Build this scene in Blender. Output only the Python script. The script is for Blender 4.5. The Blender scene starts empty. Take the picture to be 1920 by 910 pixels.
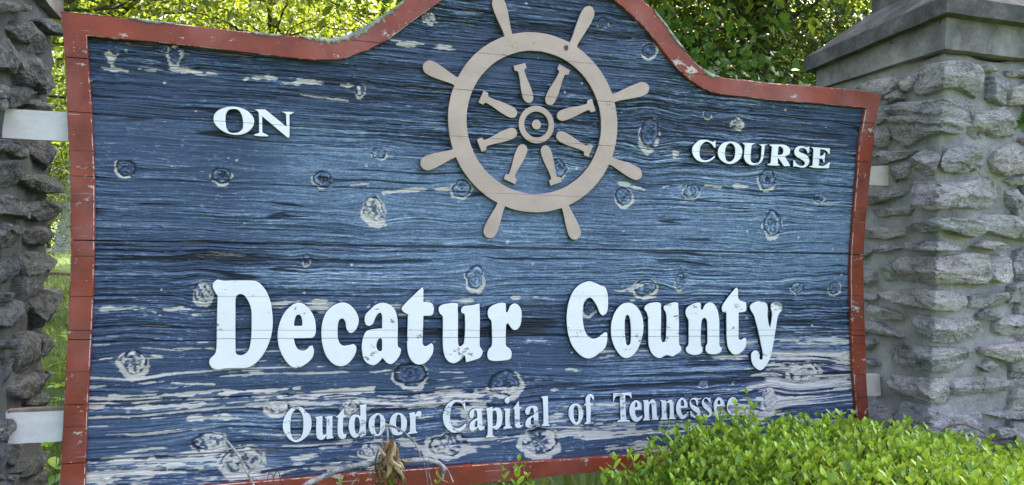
import bpy, bmesh, math, random
import numpy as np
from mathutils import Vector, Matrix
from mathutils import noise as mnoise

random.seed(7)
rng = np.random.default_rng(7)
SC = bpy.context.scene
COL = SC.collection

# ------------------------------------------------------------------ camera
CAM_Z, CAM_D, FPX, PW, PH = 1.4, 2.09, 1450.0, 1920.0, 910.0
CR = np.array([0.95300245, -0.30165756, 0.02808996])
CU = np.array([-0.02001063, 0.02984063, 0.99935435])
CF = np.array([0.30230102, 0.95294924, -0.02240183])
CO = np.array([0.0, -CAM_D, CAM_Z])
cam_data = bpy.data.cameras.new('camera')
cam = bpy.data.objects.new('camera', cam_data)
COL.objects.link(cam)
cam_data.sensor_fit = 'HORIZONTAL'
cam_data.sensor_width = 36.0
cam_data.lens = 36.0 * FPX / PW
cam_data.clip_start = 0.05
cam_data.clip_end = 1000.0
M = Matrix(((CR[0], CU[0], -CF[0], CO[0]), (CR[1], CU[1], -CF[1], CO[1]), (CR[2], CU[2], -CF[2], CO[2]), (0, 0, 0, 1)))
cam.matrix_world = M
SC.camera = cam

# ------------------------------------------------------------------ sky, sun, exposure
SUN_EL, SUN_AZ = math.radians(52.0), math.radians(44.0)
world = bpy.data.worlds.new('World')
SC.world = world
world.use_nodes = True
wn = world.node_tree.nodes
wl = world.node_tree.links
wn.clear()
sky = wn.new('ShaderNodeTexSky')
sky.sky_type = 'NISHITA'
sky.sun_disc = False
sky.sun_elevation = SUN_EL
sky.sun_rotation = SUN_AZ
sky.air_density = 0.7
sky.dust_density = 7.0
sky.ozone_density = 1.6
bg = wn.new('ShaderNodeBackground')
bg.inputs['Strength'].default_value = 0.15
wo = wn.new('ShaderNodeOutputWorld')
wl.new(sky.outputs[0], bg.inputs[0])
wl.new(bg.outputs[0], wo.inputs[0])
sl = bpy.data.lights.new('sun', 'SUN')
sl.energy = 3.6
sl.angle = math.radians(0.5)
sl.color = (1.0, 0.86, 0.62)
so = bpy.data.objects.new('sun', sl)
COL.objects.link(so)
sdir = Vector((math.sin(SUN_AZ) * math.cos(SUN_EL), math.cos(SUN_AZ) * math.cos(SUN_EL), math.sin(SUN_EL)))
so.rotation_euler = sdir.to_track_quat('Z', 'Y').to_euler()
so.location = (-4, 6, 12)
SC.view_settings.view_transform = 'Standard'
SC.view_settings.look = 'None'
SC.view_settings.exposure = 3.1
SC.view_settings.gamma = 1.0

# ------------------------------------------------------------------ helpers
def ray(px, py):
    return ((px - PW / 2) / FPX) * CR - ((py - PH / 2) / FPX) * CU + CF

def onY(px, py, Y=0.0):
    d = ray(px, py)
    return CO + d * ((Y - CO[1]) / d[1])

def onX(px, py, X):
    d = ray(px, py)
    return CO + d * ((X - CO[0]) / d[0])

def onZ(px, py, Z):
    d = ray(px, py)
    return CO + d * ((Z - CO[2]) / d[2])

def project(P):
    v = np.asarray(P) - CO
    z = v @ CF
    return PW / 2 + FPX * (v @ CR) / z, PH / 2 - FPX * (v @ CU) / z, z

def tag(o, label=None, cat=None, group=None, kind=None):
    if label: o['label'] = label
    if cat: o['category'] = cat
    if group: o['group'] = group
    if kind: o['kind'] = kind
    return o

def empty(name, loc, label, cat, group=None):
    o = bpy.data.objects.new(name, None)
    COL.objects.link(o)
    o.location = loc
    o.empty_display_size = 0.1
    return tag(o, label, cat, group)

def world_loc(o):
    v = Vector(o.location)
    while o.parent:
        o = o.parent
        v += Vector(o.location)
    return v

def link_mesh(name, me, mat=None, parent=None, origin=None, label=None, kind=None):
    """me has world coordinates; move them relative to the parent (or origin)"""
    base = world_loc(parent) if parent else Vector((0, 0, 0))
    org = Vector(origin) if origin is not None else base
    if org.length > 0:
        me.transform(Matrix.Translation(-org))
    o = bpy.data.objects.new(name, me)
    COL.objects.link(o)
    o.parent = parent
    o.location = org - base
    if mat: me.materials.append(mat)
    if label: o['label'] = label
    if kind: o['kind'] = kind
    return o

def np_mesh(name, verts, faces, smooth=True):
    """faces: (n,k) int array"""
    me = bpy.data.meshes.new(name)
    verts = np.asarray(verts, dtype=np.float32)
    faces = np.asarray(faces, dtype=np.int32)
    n, k = faces.shape
    me.vertices.add(len(verts))
    me.vertices.foreach_set('co', verts.ravel())
    me.loops.add(n * k)
    me.loops.foreach_set('vertex_index', faces.ravel())
    me.polygons.add(n)
    me.polygons.foreach_set('loop_start', np.arange(0, n * k, k, dtype=np.int32))
    try:
        me.polygons.foreach_set('loop_total', np.full(n, k, dtype=np.int32))
    except Exception:
        pass
    me.update(calc_edges=True)
    me.polygons.foreach_set('use_smooth', np.full(n, smooth, dtype=bool))
    return me

def fattr(me, name, arr):
    a = me.attributes.new(name, 'FLOAT', 'POINT')
    a.data.foreach_set('value', np.asarray(arr, dtype=np.float32).ravel())

TAB = np.random.default_rng(99).random((256, 256)).astype(np.float32)
def vn(x, y, s=0):
    """2-D value noise 0..1"""
    x = np.asarray(x) + s * 37.17
    y = np.asarray(y) + s * 11.31
    xi = np.floor(x).astype(np.int64); yi = np.floor(y).astype(np.int64)
    fx = x - xi; fy = y - yi
    fx = fx * fx * (3 - 2 * fx); fy = fy * fy * (3 - 2 * fy)
    a = TAB[xi & 255, yi & 255]; b = TAB[(xi + 1) & 255, yi & 255]
    c = TAB[xi & 255, (yi + 1) & 255]; d = TAB[(xi + 1) & 255, (yi + 1) & 255]
    return (a * (1 - fx) + b * fx) * (1 - fy) + (c * (1 - fx) + d * fx) * fy

def sstep(a, b, x):
    t = np.clip((x - a) / (b - a), 0, 1)
    return t * t * (3 - 2 * t)

def catmull(pts, corners, n=5):
    """closed smooth outline through pts; corners stay sharp"""
    out = []
    m = len(pts)
    P = [np.array(p, float) for p in pts]
    for i in range(m):
        p0, p1, p2, p3 = P[i - 1], P[i], P[(i + 1) % m], P[(i + 2) % m]
        d = np.linalg.norm(p2 - p1)
        t1 = (p2 - p0) * 0.5
        t2 = (p3 - p1) * 0.5
        l1 = np.linalg.norm(t1); l2 = np.linalg.norm(t2)
        if l1 > d: t1 = t1 * d / l1
        if l2 > d: t2 = t2 * d / l2
        if corners[i]: t1 = (p2 - p1) * 0.6
        if corners[(i + 1) % m]: t2 = (p2 - p1) * 0.6
        for k in range(n):
            t = k / n
            h00 = 2 * t**3 - 3 * t**2 + 1; h10 = t**3 - 2 * t**2 + t
            h01 = -2 * t**3 + 3 * t**2; h11 = t**3 - t**2
            out.append(h00 * p1 + h10 * t1 + h01 * p2 + h11 * t2)
    return out

def open_curve(pts, n=6):
    P = [np.array(p, float) for p in pts]
    P = [2 * P[0] - P[1]] + P + [2 * P[-1] - P[-2]]
    out = []
    for i in range(1, len(P) - 2):
        p0, p1, p2, p3 = P[i - 1], P[i], P[i + 1], P[i + 2]
        for k in range(n):
            t = k / n
            out.append(0.5 * ((2 * p1) + (p2 - p0) * t + (2 * p0 - 5 * p1 + 4 * p2 - p3) * t * t + (3 * p1 - p0 - 3 * p2 + p3) * t**3))
    out.append(P[-2])
    return out

def parse(s):
    pts, cor = [], []
    for w in s.split():
        c = w.endswith('!')
        a, b = w.rstrip('!').split(',')
        pts.append((float(a), float(b))); cor.append(c)
    return pts, cor

def flat_solid(loops, y_front, thick, bevel=0.0015):
    """loops of (X,Z) -> solid plate, front at y_front (towards -Y)"""
    cu = bpy.data.curves.new('tmp', 'CURVE')
    cu.dimensions = '2D'
    cu.fill_mode = 'BOTH'
    for lp in loops:
        sp = cu.splines.new('POLY')
        sp.points.add(len(lp) - 1)
        for i, p in enumerate(lp):
            sp.points[i].co = (p[0], p[1], 0, 1)
        sp.use_cyclic_u = True
    cu.extrude = thick / 2 - bevel
    cu.bevel_depth = bevel
    cu.bevel_resolution = 0
    cu.offset = -bevel
    ob = bpy.data.objects.new('tmp', cu)
    COL.objects.link(ob)
    dg = bpy.context.evaluated_depsgraph_get()
    me = bpy.data.meshes.new_from_object(ob.evaluated_get(dg))
    bpy.data.objects.remove(ob)
    bpy.data.curves.remove(cu)
    me.transform(Matrix(((1, 0, 0, 0), (0, 0, -1, y_front + thick / 2), (0, 1, 0, 0), (0, 0, 0, 1))))
    me.materials.clear()
    return me

def cut_cracks(me, zs, w=0.0008):
    zz = [v.co.z for v in me.vertices]
    lo, hi = min(zz), max(zz)
    bm = bmesh.new(); bm.from_mesh(me)
    did = False
    for z, tilt, ww in zs:
        if z < lo + 0.006 or z > hi - 0.006: continue
        did = True
        n = Vector((-tilt, 0, 1)).normalized()
        xc = 0.7
        for s in (1, -1):
            geom = bm.verts[:] + bm.edges[:] + bm.faces[:]
            bmesh.ops.bisect_plane(bm, geom=geom, dist=1e-6, plane_co=(xc, 0, z + s * ww), plane_no=n)
        kill = []
        for f in bm.faces:
            c = f.calc_center_median()
            if abs((c - Vector((xc, 0, z))).dot(n)) < ww * 0.98: kill.append(f)
        bmesh.ops.delete(bm, geom=kill, context='FACES')
    if did: bm.to_mesh(me)
    bm.free()
    return me

def tube(pts, radii, seg=6, wob=0.0):
    V, F = [], []
    pts = [np.array(p, float) for p in pts]
    n = len(pts)
    for i, p in enumerate(pts):
        t = pts[min(i + 1, n - 1)] - pts[max(i - 1, 0)]
        t = t / (np.linalg.norm(t) + 1e-9)
        a = np.cross(t, (0.31, 0.2, 0.93))
        if np.linalg.norm(a) < 1e-3: a = np.cross(t, (1, 0, 0))
        a /= np.linalg.norm(a); b = np.cross(t, a)
        r = radii[i] if hasattr(radii, '__len__') else radii
        r = r * (1 + wob * (random.random() - 0.5))
        for k in range(seg):
            an = 2 * math.pi * k / seg
            V.append(p + r * (math.cos(an) * a + math.sin(an) * b))
    for i in range(n - 1):
        for k in range(seg):
            k2 = (k + 1) % seg
            F.append((i * seg + k, i * seg + k2, (i + 1) * seg + k2, (i + 1) * seg + k))
    return V, F

def join_vf(parts):
    V, F = [], []
    for v, f in parts:
        o = len(V)
        V += list(v); F += [tuple(i + o for i in q) for q in f]
    return V, F

def pd_mesh(name, V, F, smooth=True):
    me = bpy.data.meshes.new(name)
    me.from_pydata([tuple(map(float, v)) for v in V], [], F)
    me.update()
    me.polygons.foreach_set('use_smooth', np.full(len(me.polygons), smooth, dtype=bool))
    return me

# ------------------------------------------------------------------ materials
class NT:
    def __init__(self, name):
        self.m = bpy.data.materials.new(name)
        self.m.use_nodes = True
        self.t = self.m.node_tree
        self.t.nodes.clear()
        self.out = self.n('ShaderNodeOutputMaterial')
        self.bs = self.n('ShaderNodeBsdfPrincipled')
        self.l(self.bs.outputs[0], self.out.inputs[0])
        self.tc = self.n('ShaderNodeTexCoord')
    def n(self, t, **kw):
        nd = self.t.nodes.new(t)
        for k, v in kw.items(): setattr(nd, k, v)
        return nd
    def l(self, a, b): self.t.links.new(a, b)
    def mp(self, scale=(1, 1, 1), loc=None, src=None):
        m = self.n('ShaderNodeMapping')
        m.inputs['Scale'].default_value = scale
        if loc is not None:
            if hasattr(loc, 'is_output'): self.l(loc, m.inputs['Location'])
            else: m.inputs['Location'].default_value = loc
        self.l(src or self.tc.outputs['Object'], m.inputs[0])
        return m.outputs[0]
    def noise(self, vec, scale, detail=4, rough=0.6, dist=0.0):
        n = self.n('ShaderNodeTexNoise')
        n.inputs['Scale'].default_value = scale
        n.inputs['Detail'].default_value = detail
        n.inputs['Roughness'].default_value = rough
        n.inputs['Distortion'].default_value = dist
        self.l(vec, n.inputs['Vector'])
        return n.outputs['Fac']
    def ramp(self, fac, stops, interp='LINEAR'):
        r = self.n('ShaderNodeValToRGB')
        r.color_ramp.interpolation = interp
        el = r.color_ramp.elements
        while len(el) < len(stops): el.new(0.5)
        for e, (p, c) in zip(el, stops):
            e.position = p
            e.color = (c[0], c[1], c[2], 1) if hasattr(c, '__len__') else (c, c, c, 1)
        self.l(fac, r.inputs[0])
        return r.outputs[0]
    def mix(self, fac, a, b, mode='MIX'):
        m = self.n('ShaderNodeMix', data_type='RGBA', blend_type=mode)
        for i, v in ((0, fac), (6, a), (7, b)):
            if hasattr(v, 'is_output'): self.l(v, m.inputs[i])
            elif hasattr(v, '__len__'): m.inputs[i].default_value = (v[0], v[1], v[2], 1)
            else: m.inputs[i].default_value = v
        return m.outputs[2]
    def math(self, op, a, b=None):
        m = self.n('ShaderNodeMath', operation=op)
        for i, v in ((0, a), (1, b)):
            if v is None: continue
            if hasattr(v, 'is_output'): self.l(v, m.inputs[i])
            else: m.inputs[i].default_value = v
        return m.outputs[0]
    def attr(self, name):
        a = self.n('ShaderNodeAttribute')
        a.attribute_name = name
        return a.outputs['Fac']
    def rnd(self):
        return self.n('ShaderNodeObjectInfo').outputs['Random']
    def set(self, color=None, rough=None, spec=None, bump=None, bdist=0.002, bstr=1.0):
        if color is not None:
            if hasattr(color, 'is_output'): self.l(color, self.bs.inputs['Base Color'])
            else: self.bs.inputs['Base Color'].default_value = (*color, 1)
        if rough is not None:
            if hasattr(rough, 'is_output'): self.l(rough, self.bs.inputs['Roughness'])
            else: self.bs.inputs['Roughness'].default_value = rough
        if spec is not None:
            self.bs.inputs['Specular IOR Level'].default_value = spec
        if bump is not None:
            b = self.n('ShaderNodeBump')
            b.inputs['Distance'].default_value = bdist
            b.inputs['Strength'].default_value = bstr
            self.l(bump, b.inputs['Height'])
            self.l(b.outputs[0], self.bs.inputs['Normal'])
        return self.m

def mat_plank():
    k = NT('weathered_blue_paint')
    bare, tone, ridge = k.attr('bare'), k.attr('tone'), k.attr('ridge')
    st = k.noise(k.mp((16, 16, 330)), 1.0, 6, 0.75)
    fine = k.noise(k.mp((130, 130, 380)), 1.0, 5, 0.8)
    spk = k.noise(k.mp((260, 260, 420)), 1.0, 3, 0.7)
    wisp = k.noise(k.mp((26, 26, 150)), 1.0, 6, 0.75, 0.6)
    v = k.math('ADD', k.math('MULTIPLY', ridge, 0.42), k.math('ADD', k.math('MULTIPLY', st, 0.30), k.math('MULTIPLY', fine, 0.28)))
    blue = k.ramp(v, [(0.27, (0.004, 0.006, 0.012)), (0.38, (0.014, 0.024, 0.049)), (0.49, (0.035, 0.060, 0.120)), (0.60, (0.070, 0.108, 0.190)), (0.72, (0.165, 0.215, 0.300))])
    # paint worn to a chalky film, crackled
    vo = k.n('ShaderNodeTexVoronoi', feature='DISTANCE_TO_EDGE')
    vo.inputs['Scale'].default_value = 1.0
    wv = k.n('ShaderNodeVectorMath', operation='ADD')
    k.l(k.mp((60, 60, 190)), wv.inputs[0])
    nz = k.n('ShaderNodeTexNoise'); nz.inputs['Scale'].default_value = 35
    k.l(k.tc.outputs['Object'], nz.inputs['Vector']); k.l(nz.outputs['Color'], wv.inputs[1])
    k.l(wv.outputs[0], vo.inputs['Vector'])
    crk = k.ramp(vo.outputs['Distance'], [(0.02, 1), (0.10, 0)])
    chv = k.math('ADD', k.math('MULTIPLY', fine, 0.35), k.math('ADD', k.math('MULTIPLY', ridge, 0.30), k.math('MULTIPLY', wisp, 0.35)))
    chalk = k.ramp(chv, [(0.38, (0.014, 0.026, 0.052)), (0.46, (0.070, 0.115, 0.190)), (0.54, (0.175, 0.255, 0.37)), (0.66, (0.47, 0.555, 0.64))])
    chalk = k.mix(k.math('MULTIPLY', crk, 0.42), chalk, (0.035, 0.06, 0.11))
    blue = k.mix(tone, blue, chalk)
    fleck = k.math('MULTIPLY', k.ramp(spk, [(0.66, 0), (0.73, 1)]), k.ramp(k.noise(k.mp((7, 7, 18)), 1.0, 3), [(0.45, 0.05), (0.62, 0.75)]))
    blue = k.mix(fleck, blue, (0.40, 0.44, 0.50))
    scf = k.math('ADD', k.math('MULTIPLY', k.noise(k.mp((48, 48, 190)), 1.0, 5, 0.75), 0.8), k.math('MULTIPLY', ridge, 0.2))
    sc2 = k.math('MULTIPLY', k.ramp(scf, [(0.565, 0), (0.61, 0.85)]), k.ramp(k.noise(k.mp((4, 4, 9), (3, 0, 7)), 1.0, 3), [(0.40, 0.12), (0.60, 1.0)]))
    blue = k.mix(sc2, blue, (0.30, 0.37, 0.47))
    wg = k.noise(k.mp((18, 18, 380)), 1.0, 5, 0.75)
    wood = k.ramp(k.math('ADD', k.math('MULTIPLY', wg, 0.75), k.math('MULTIPLY', ridge, 0.25)), [(0.26, (0.15, 0.12, 0.105)), (0.40, (0.46, 0.405, 0.37)), (0.60, (0.66, 0.60, 0.555))])
    wood = k.mix(k.ramp(k.noise(k.mp((5, 5, 5)), 1.0), [(0.5, 0), (0.75, 0.45)]), wood, (0.40, 0.35, 0.27))
    # cracks across bare wood
    hole = k.attr('hole')
    c = k.mix(bare, blue, wood)
    c = k.mix(hole, c, (0.010, 0.010, 0.013))
    rough = k.ramp(bare, [(0, 0.55), (1, 0.85)])
    b = k.math('ADD', k.math('MULTIPLY', fine, 0.7), k.math('MULTIPLY', st, 0.7))
    return k.set(c, rough, 0.4, b, 0.0018, 0.9)

def mat_paint(name, col, dirt, chip, chip_amt, seed=0.0, rough=0.5, streak=0.0, chalk=None):
    k = NT(name)
    base = k.noise(k.mp((7, 7, 9), (seed, 0, seed)), 1.0, 5, 0.65)
    c = k.mix(k.ramp(base, [(0.35, 0), (0.72, 1)]), col, dirt)
    if chalk:
        c = k.mix(k.ramp(k.noise(k.mp((5, 5, 4), (seed + 3, 0, 1)), 1.0, 4), [(0.5, 0), (0.7, 0.7)]), c, chalk)
    f = k.noise(k.mp((30, 30, 160), (seed, 0, 0)), 1.0, 4, 0.6)
    c = k.mix(k.ramp(f, [(0.60, 0), (0.75, 0.25)]), c, tuple(x * 0.55 for x in col))
    ch = k.noise(k.mp((38, 38, 60), (seed + 9, 0, 0)), 1.0, 5, 0.7)
    reg = k.noise(k.mp((6, 6, 9), (seed, 4, 2)), 1.0, 2)
    m = k.ramp(k.math('ADD', k.math('MULTIPLY', ch, 0.6), k.math('MULTIPLY', reg, 0.4)), [(chip_amt, 0), (chip_amt + 0.025, 1)])
    c = k.mix(m, c, chip)
    if streak:
        s2 = k.noise(k.mp((5, 5, 170), (seed + 2, 0, 5)), 1.0, 3, 0.6)
        m2 = k.ramp(s2, [(streak, 0), (streak + 0.03, 0.9)])
        c = k.mix(m2, c, chip)
    bb = k.math('SUBTRACT', k.math('MULTIPLY', f, 0.5), m)
    return k.set(c, rough, 0.4, bb, 0.0012, 0.8)

def mat_stone(name, lo, mid, hi):
    k = NT(name)
    r = k.rnd()
    off = k.n('ShaderNodeCombineXYZ')
    for i, q in enumerate((37.0, 91.0, 53.0)):
        k.l(k.math('MULTIPLY', r, q), off.inputs[i])
    vec = k.mp((1, 1, 1), off.outputs[0])
    big = k.noise(vec, 9, 6, 0.65, 0.6)
    lay = k.noise(k.mp((13, 13, 32), off.outputs[0]), 1.0, 7, 0.75, 0.5)
    fine = k.noise(vec, 130, 5, 0.7)
    v = k.math('ADD', k.math('MULTIPLY', big, 0.3), k.math('ADD', k.math('MULTIPLY', lay, 0.4), k.math('MULTIPLY', fine, 0.3)))
    c = k.ramp(v, [(0.40, lo), (0.475, mid), (0.57, hi)])
    tint = k.ramp(r, [(0.0, (1.0, 0.95, 0.98)), (0.25, (0.84, 0.87, 0.84)), (0.5, (1.08, 1.01, 0.99)), (0.75, (0.76, 0.79, 0.82)), (1.0, (1.18, 1.11, 1.10))])
    c = k.mix(1.0, c, tint, 'MULTIPLY')
    li = k.ramp(k.noise(vec, 30, 6, 0.75), [(0.60, 0), (0.70, 0.55)])
    c = k.mix(li, c, tuple(min(0.66, x * 1.3) for x in hi))
    cr_ = k.ramp(k.noise(k.mp((22, 22, 60), off.outputs[0]), 1.0, 6, 0.75, 1.2), [(0.47, 0), (0.50, 0.85), (0.53, 0)])
    c = k.mix(k.math('MULTIPLY', cr_, k.ramp(big, [(0.4, 0.1), (0.6, 0.9)])), c, tuple(x * 0.35 for x in lo))
    b = k.math('ADD', k.math('MULTIPLY', lay, 1.0), k.math('ADD', k.math('MULTIPLY', fine, 0.28), k.math('MULTIPLY', big, 0.8)))
    return k.set(c, 0.9, 0.25, b, 0.032, 1.0)

def mat_mottle(name, stops, scale=12, bdist=0.004, fine_scale=140, rough=0.9, pits=False):
    k = NT(name)
    vec = k.tc.outputs['Object']
    big = k.noise(vec, scale, 6, 0.65, 0.3)
    fine = k.noise(vec, fine_scale, 4, 0.7)
    v = k.math('ADD', k.math('MULTIPLY', big, 0.75), k.math('MULTIPLY', fine, 0.25))
    c = k.ramp(v, stops)
    b = k.math('ADD', k.math('MULTIPLY', fine, 0.6), big)
    if pits:
        p = k.ramp(k.noise(vec, 60, 2, 0.5), [(0.72, 0), (0.76, 1)])
        c = k.mix(p, c, (0.05, 0.05, 0.045))
        b = k.math('SUBTRACT', b, p)
        w = k.ramp(k.noise(k.mp((7, 7, 3)), 1.0, 4), [(0.5, 0), (0.68, 0.55)])
        c = k.mix(w, c, (0.38, 0.375, 0.355))
    return k.set(c, rough, 0.25, b, bdist, 0.8)

def mat_leaf(name, c1, c2, c3, trans, tfac=0.45, rough=0.45, vein=False):
    k = NT(name)
    rr = k.attr('rnd')
    v = k.math('FRACT', k.math('ADD', rr, k.math('MULTIPLY', k.rnd(), 0.85)))
    c = k.ramp(v, [(0.0, c1), (0.5, c2), (1.0, c3)])
    c = k.mix(k.ramp(k.noise(k.tc.outputs['Object'], 60, 2), [(0.4, 0.0), (0.75, 0.35)]), c, tuple(x * 0.6 for x in c1))
    k.set(c, rough, 0.4)
    tr = k.n('ShaderNodeBsdfTranslucent')
    tcol = k.mix(0.5, c, trans)
    k.l(tcol, tr.inputs[0])
    mx = k.n('ShaderNodeMixShader')
    mx.inputs[0].default_value = tfac
    k.l(k.bs.outputs[0], mx.inputs[1]); k.l(tr.outputs[0], mx.inputs[2])
    k.l(mx.outputs[0], k.out.inputs[0])
    return k.m

def mat_bark(name, lo, hi, zs=14):
    k = NT(name)
    b = k.noise(k.mp((30, 30, zs)), 1.0, 6, 0.7, 0.4)
    c = k.ramp(b, [(0.35, lo), (0.65, hi)])
    return k.set(c, 0.9, 0.2, b, 0.01, 0.8)

M_PLANK = mat_plank()
M_RED = mat_paint('weathered_red_paint', (0.30, 0.048, 0.019), (0.12, 0.028, 0.018), (0.52, 0.42, 0.37), 0.592, 1.0, 0.5, 0.69, chalk=(0.34, 0.115, 0.095))
M_WHITE = mat_paint('weathered_white_paint', (0.84, 0.81, 0.79), (0.77, 0.75, 0.735), (0.26, 0.25, 0.25), 0.594, 2.0, 0.5)
M_WHITE_WORN = mat_paint('flaking_white_paint', (0.78, 0.77, 0.76), (0.68, 0.68, 0.68), (0.30, 0.30, 0.33), 0.552, 5.0, 0.6)
M_TAN = mat_paint('tan_paint', (0.50, 0.370, 0.305), (0.38, 0.275, 0.22), (0.28, 0.23, 0.19), 0.635, 4.0, 0.55)
M_BAR = mat_paint('white_bar_paint', (0.82, 0.78, 0.74), (0.64, 0.57, 0.52), (0.25, 0.18, 0.13), 0.645, 7.0, 0.55)
M_BAR_CREAM = mat_paint('cream_bar_paint', (0.78, 0.68, 0.60), (0.62, 0.50, 0.42), (0.30, 0.20, 0.14), 0.645, 9.0, 0.55)
M_BARE = mat_mottle('bare_grey_wood', [(0.3, (0.14, 0.10, 0.075)), (0.6, (0.32, 0.25, 0.20))], 20, 0.002)
M_BACK = mat_mottle('aged_board_wood', [(0.3, (0.10, 0.085, 0.075)), (0.6, (0.22, 0.19, 0.165))], 20, 0.002)
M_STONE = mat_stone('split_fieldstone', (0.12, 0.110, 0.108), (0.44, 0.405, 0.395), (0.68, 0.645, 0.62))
M_STONE_SHADED = mat_stone('shaded_fieldstone', (0.045, 0.048, 0.048), (0.135, 0.142, 0.140), (0.29, 0.30, 0.295))  # darker stone copy: the left pillar's shade is put into its colour
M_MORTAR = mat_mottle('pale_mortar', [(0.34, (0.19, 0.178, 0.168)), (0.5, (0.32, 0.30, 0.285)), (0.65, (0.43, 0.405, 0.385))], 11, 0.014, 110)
M_MORTAR_SHADED = mat_mottle('shaded_mortar', [(0.3, (0.045, 0.047, 0.047)), (0.65, (0.105, 0.110, 0.108))], 9, 0.006)  # mortar darkened along with those stones, shade held in the colour
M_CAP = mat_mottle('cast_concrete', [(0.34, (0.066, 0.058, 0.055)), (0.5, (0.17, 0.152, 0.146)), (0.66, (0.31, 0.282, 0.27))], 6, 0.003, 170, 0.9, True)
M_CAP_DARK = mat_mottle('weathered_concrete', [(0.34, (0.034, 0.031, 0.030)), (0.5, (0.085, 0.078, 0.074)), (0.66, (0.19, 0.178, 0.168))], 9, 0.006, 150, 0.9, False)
M_LICHEN = mat_mottle('lichen_grey_wood', [(0.35, (0.10, 0.095, 0.075)), (0.5, (0.24, 0.24, 0.20)), (0.65, (0.42, 0.43, 0.37))], 45, 0.004, 200)
M_HEDGE = mat_leaf('hedge_leaf', (0.07, 0.17, 0.020), (0.25, 0.41, 0.030), (0.41, 0.54, 0.055), (0.60, 0.72, 0.06), 0.26, 0.36)
M_MAPLE = mat_leaf('maple_leaf', (0.018, 0.055, 0.008), (0.038, 0.10, 0.014), (0.075, 0.16, 0.02), (0.18, 0.30, 0.03), 0.2, 0.45)
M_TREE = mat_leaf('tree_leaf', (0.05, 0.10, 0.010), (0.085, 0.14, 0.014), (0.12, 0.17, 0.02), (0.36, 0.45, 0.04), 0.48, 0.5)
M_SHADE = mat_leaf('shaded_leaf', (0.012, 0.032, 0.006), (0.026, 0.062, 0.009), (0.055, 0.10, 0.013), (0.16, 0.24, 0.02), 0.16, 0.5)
M_GRASS = mat_leaf('grass_blade', (0.07, 0.14, 0.02), (0.11, 0.19, 0.03), (0.17, 0.21, 0.05), (0.3, 0.36, 0.06), 0.35, 0.6)
M_DRY = mat_leaf('withered_leaf', (0.07, 0.04, 0.012), (0.24, 0.15, 0.055), (0.46, 0.35, 0.19), (0.35, 0.22, 0.08), 0.2, 0.7)
M_BARK = mat_bark('dark_bark', (0.035, 0.028, 0.022), (0.13, 0.105, 0.085))
M_PALE = mat_bark('pale_bark', (0.22, 0.20, 0.17), (0.48, 0.45, 0.40), 5)
M_BARK_TAN = mat_bark('tan_bark', (0.12, 0.08, 0.04), (0.30, 0.22, 0.13), 20)
M_TWIG = mat_bark('grey_twig', (0.07, 0.06, 0.05), (0.58, 0.55, 0.51), 45)
M_VINE = mat_bark('reddish_vine', (0.05, 0.025, 0.02), (0.16, 0.08, 0.06), 60)
M_STEM = mat_bark('green_stem', (0.06, 0.09, 0.02), (0.16, 0.19, 0.05), 60)
M_GROUND = mat_mottle('lawn_soil', [(0.3, (0.020, 0.036, 0.008)), (0.5, (0.040, 0.075, 0.014)), (0.72, (0.085, 0.085, 0.035))], 3, 0.02, 60)

# ------------------------------------------------------------------ ground
def make_ground():
    n = 60
    xs = np.concatenate([np.linspace(-300, -12, 10), np.linspace(-10, 14, 60), np.linspace(16, 300, 10)])
    ys = np.concatenate([np.linspace(-300, -12, 8), np.linspace(-8, 32, 80), np.linspace(36, 400, 12)])
    X, Y = np.meshgrid(xs, ys)
    Z = (vn(X * 0.7, Y * 0.7, 3) - 0.5) * 0.08 + (vn(X * 2.3, Y * 2.3, 5) - 0.5) * 0.03 - 0.03
    V = np.stack([X, Y, Z], -1).reshape(-1, 3)
    nx, ny = len(xs), len(ys)
    i = np.arange(ny - 1)[:, None] * nx + np.arange(nx - 1)[None]
    F = np.stack([i, i + 1, i + nx + 1, i + nx], -1).reshape(-1, 4)
    o = link_mesh('ground', np_mesh('ground', V, F), M_GROUND)
    tag(o, kind='structure')
make_ground()

# ------------------------------------------------------------------ town sign
SIGN_X, SIGN_BASE = 0.727, 0.685
sign = empty('town_sign', (SIGN_X, 0.0, SIGN_BASE), 'weathered blue wooden sign with red border reading Decatur County, slung between the stone pillars', 'sign')
OUTER = parse("113,21! 146,24 196,29 256,37 330,45 480,62 546,68 600,73 626,74 657,64.6 686,50 712,33 739,15.8 760,0 785,-22 830,-60 900,-92 980,-104 1060,-92 1130,-60 1180,-22 1204,0 1224,17.6 1246,44 1268,74.7 1285.5,96.7 1309.7,123 1334,139.6 1356,146 1400,150.6 1440,155.6 1541,163 1642,174.5 1653,180! 1651,190 1642,234 1637.7,280 1633,320 1628,374 1623,424.5 1620.5,473 1620,512 1621,580 1623.4,640 1624.5,699 1628,758.7 1631,811 1634,850! 1450,866 1132,885 960,902 600,935 300,962 106,978! 111,907 119,778 127,601 131,530 132,450 131,330 125,200 120.6,110")
INNER = parse("162.4,67! 220,73 280,78 380,89 480,101 581,112 631.5,112 646,109.5 673,100 699,89.7 732,71 760,50 785,31.7 828,0.7 850,-16 900,-44 980,-57 1060,-44 1120,-20 1152,0 1180,24 1213,56 1246,99 1272,129.7 1301,155 1334,172.5 1367,179 1400,182 1440,187 1540,195 1624.5,203! 1618,239 1611,283 1608.7,320 1603.6,385 1599,444 1596.6,484 1596,530 1596.6,551 1598,640 1601.4,703.7 1606,763 1609,818! 1400,837 1192,853 1061,862 960,868 758,882 652,889.5 459.6,905.4 158,928! 164,753 172,601.5 174.5,530 176,450 176,330 170.5,200 164.6,110")
Y_FRAME, Y_LETTER, Y_FIELD = -0.0155, -0.0138, 0.0
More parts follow.
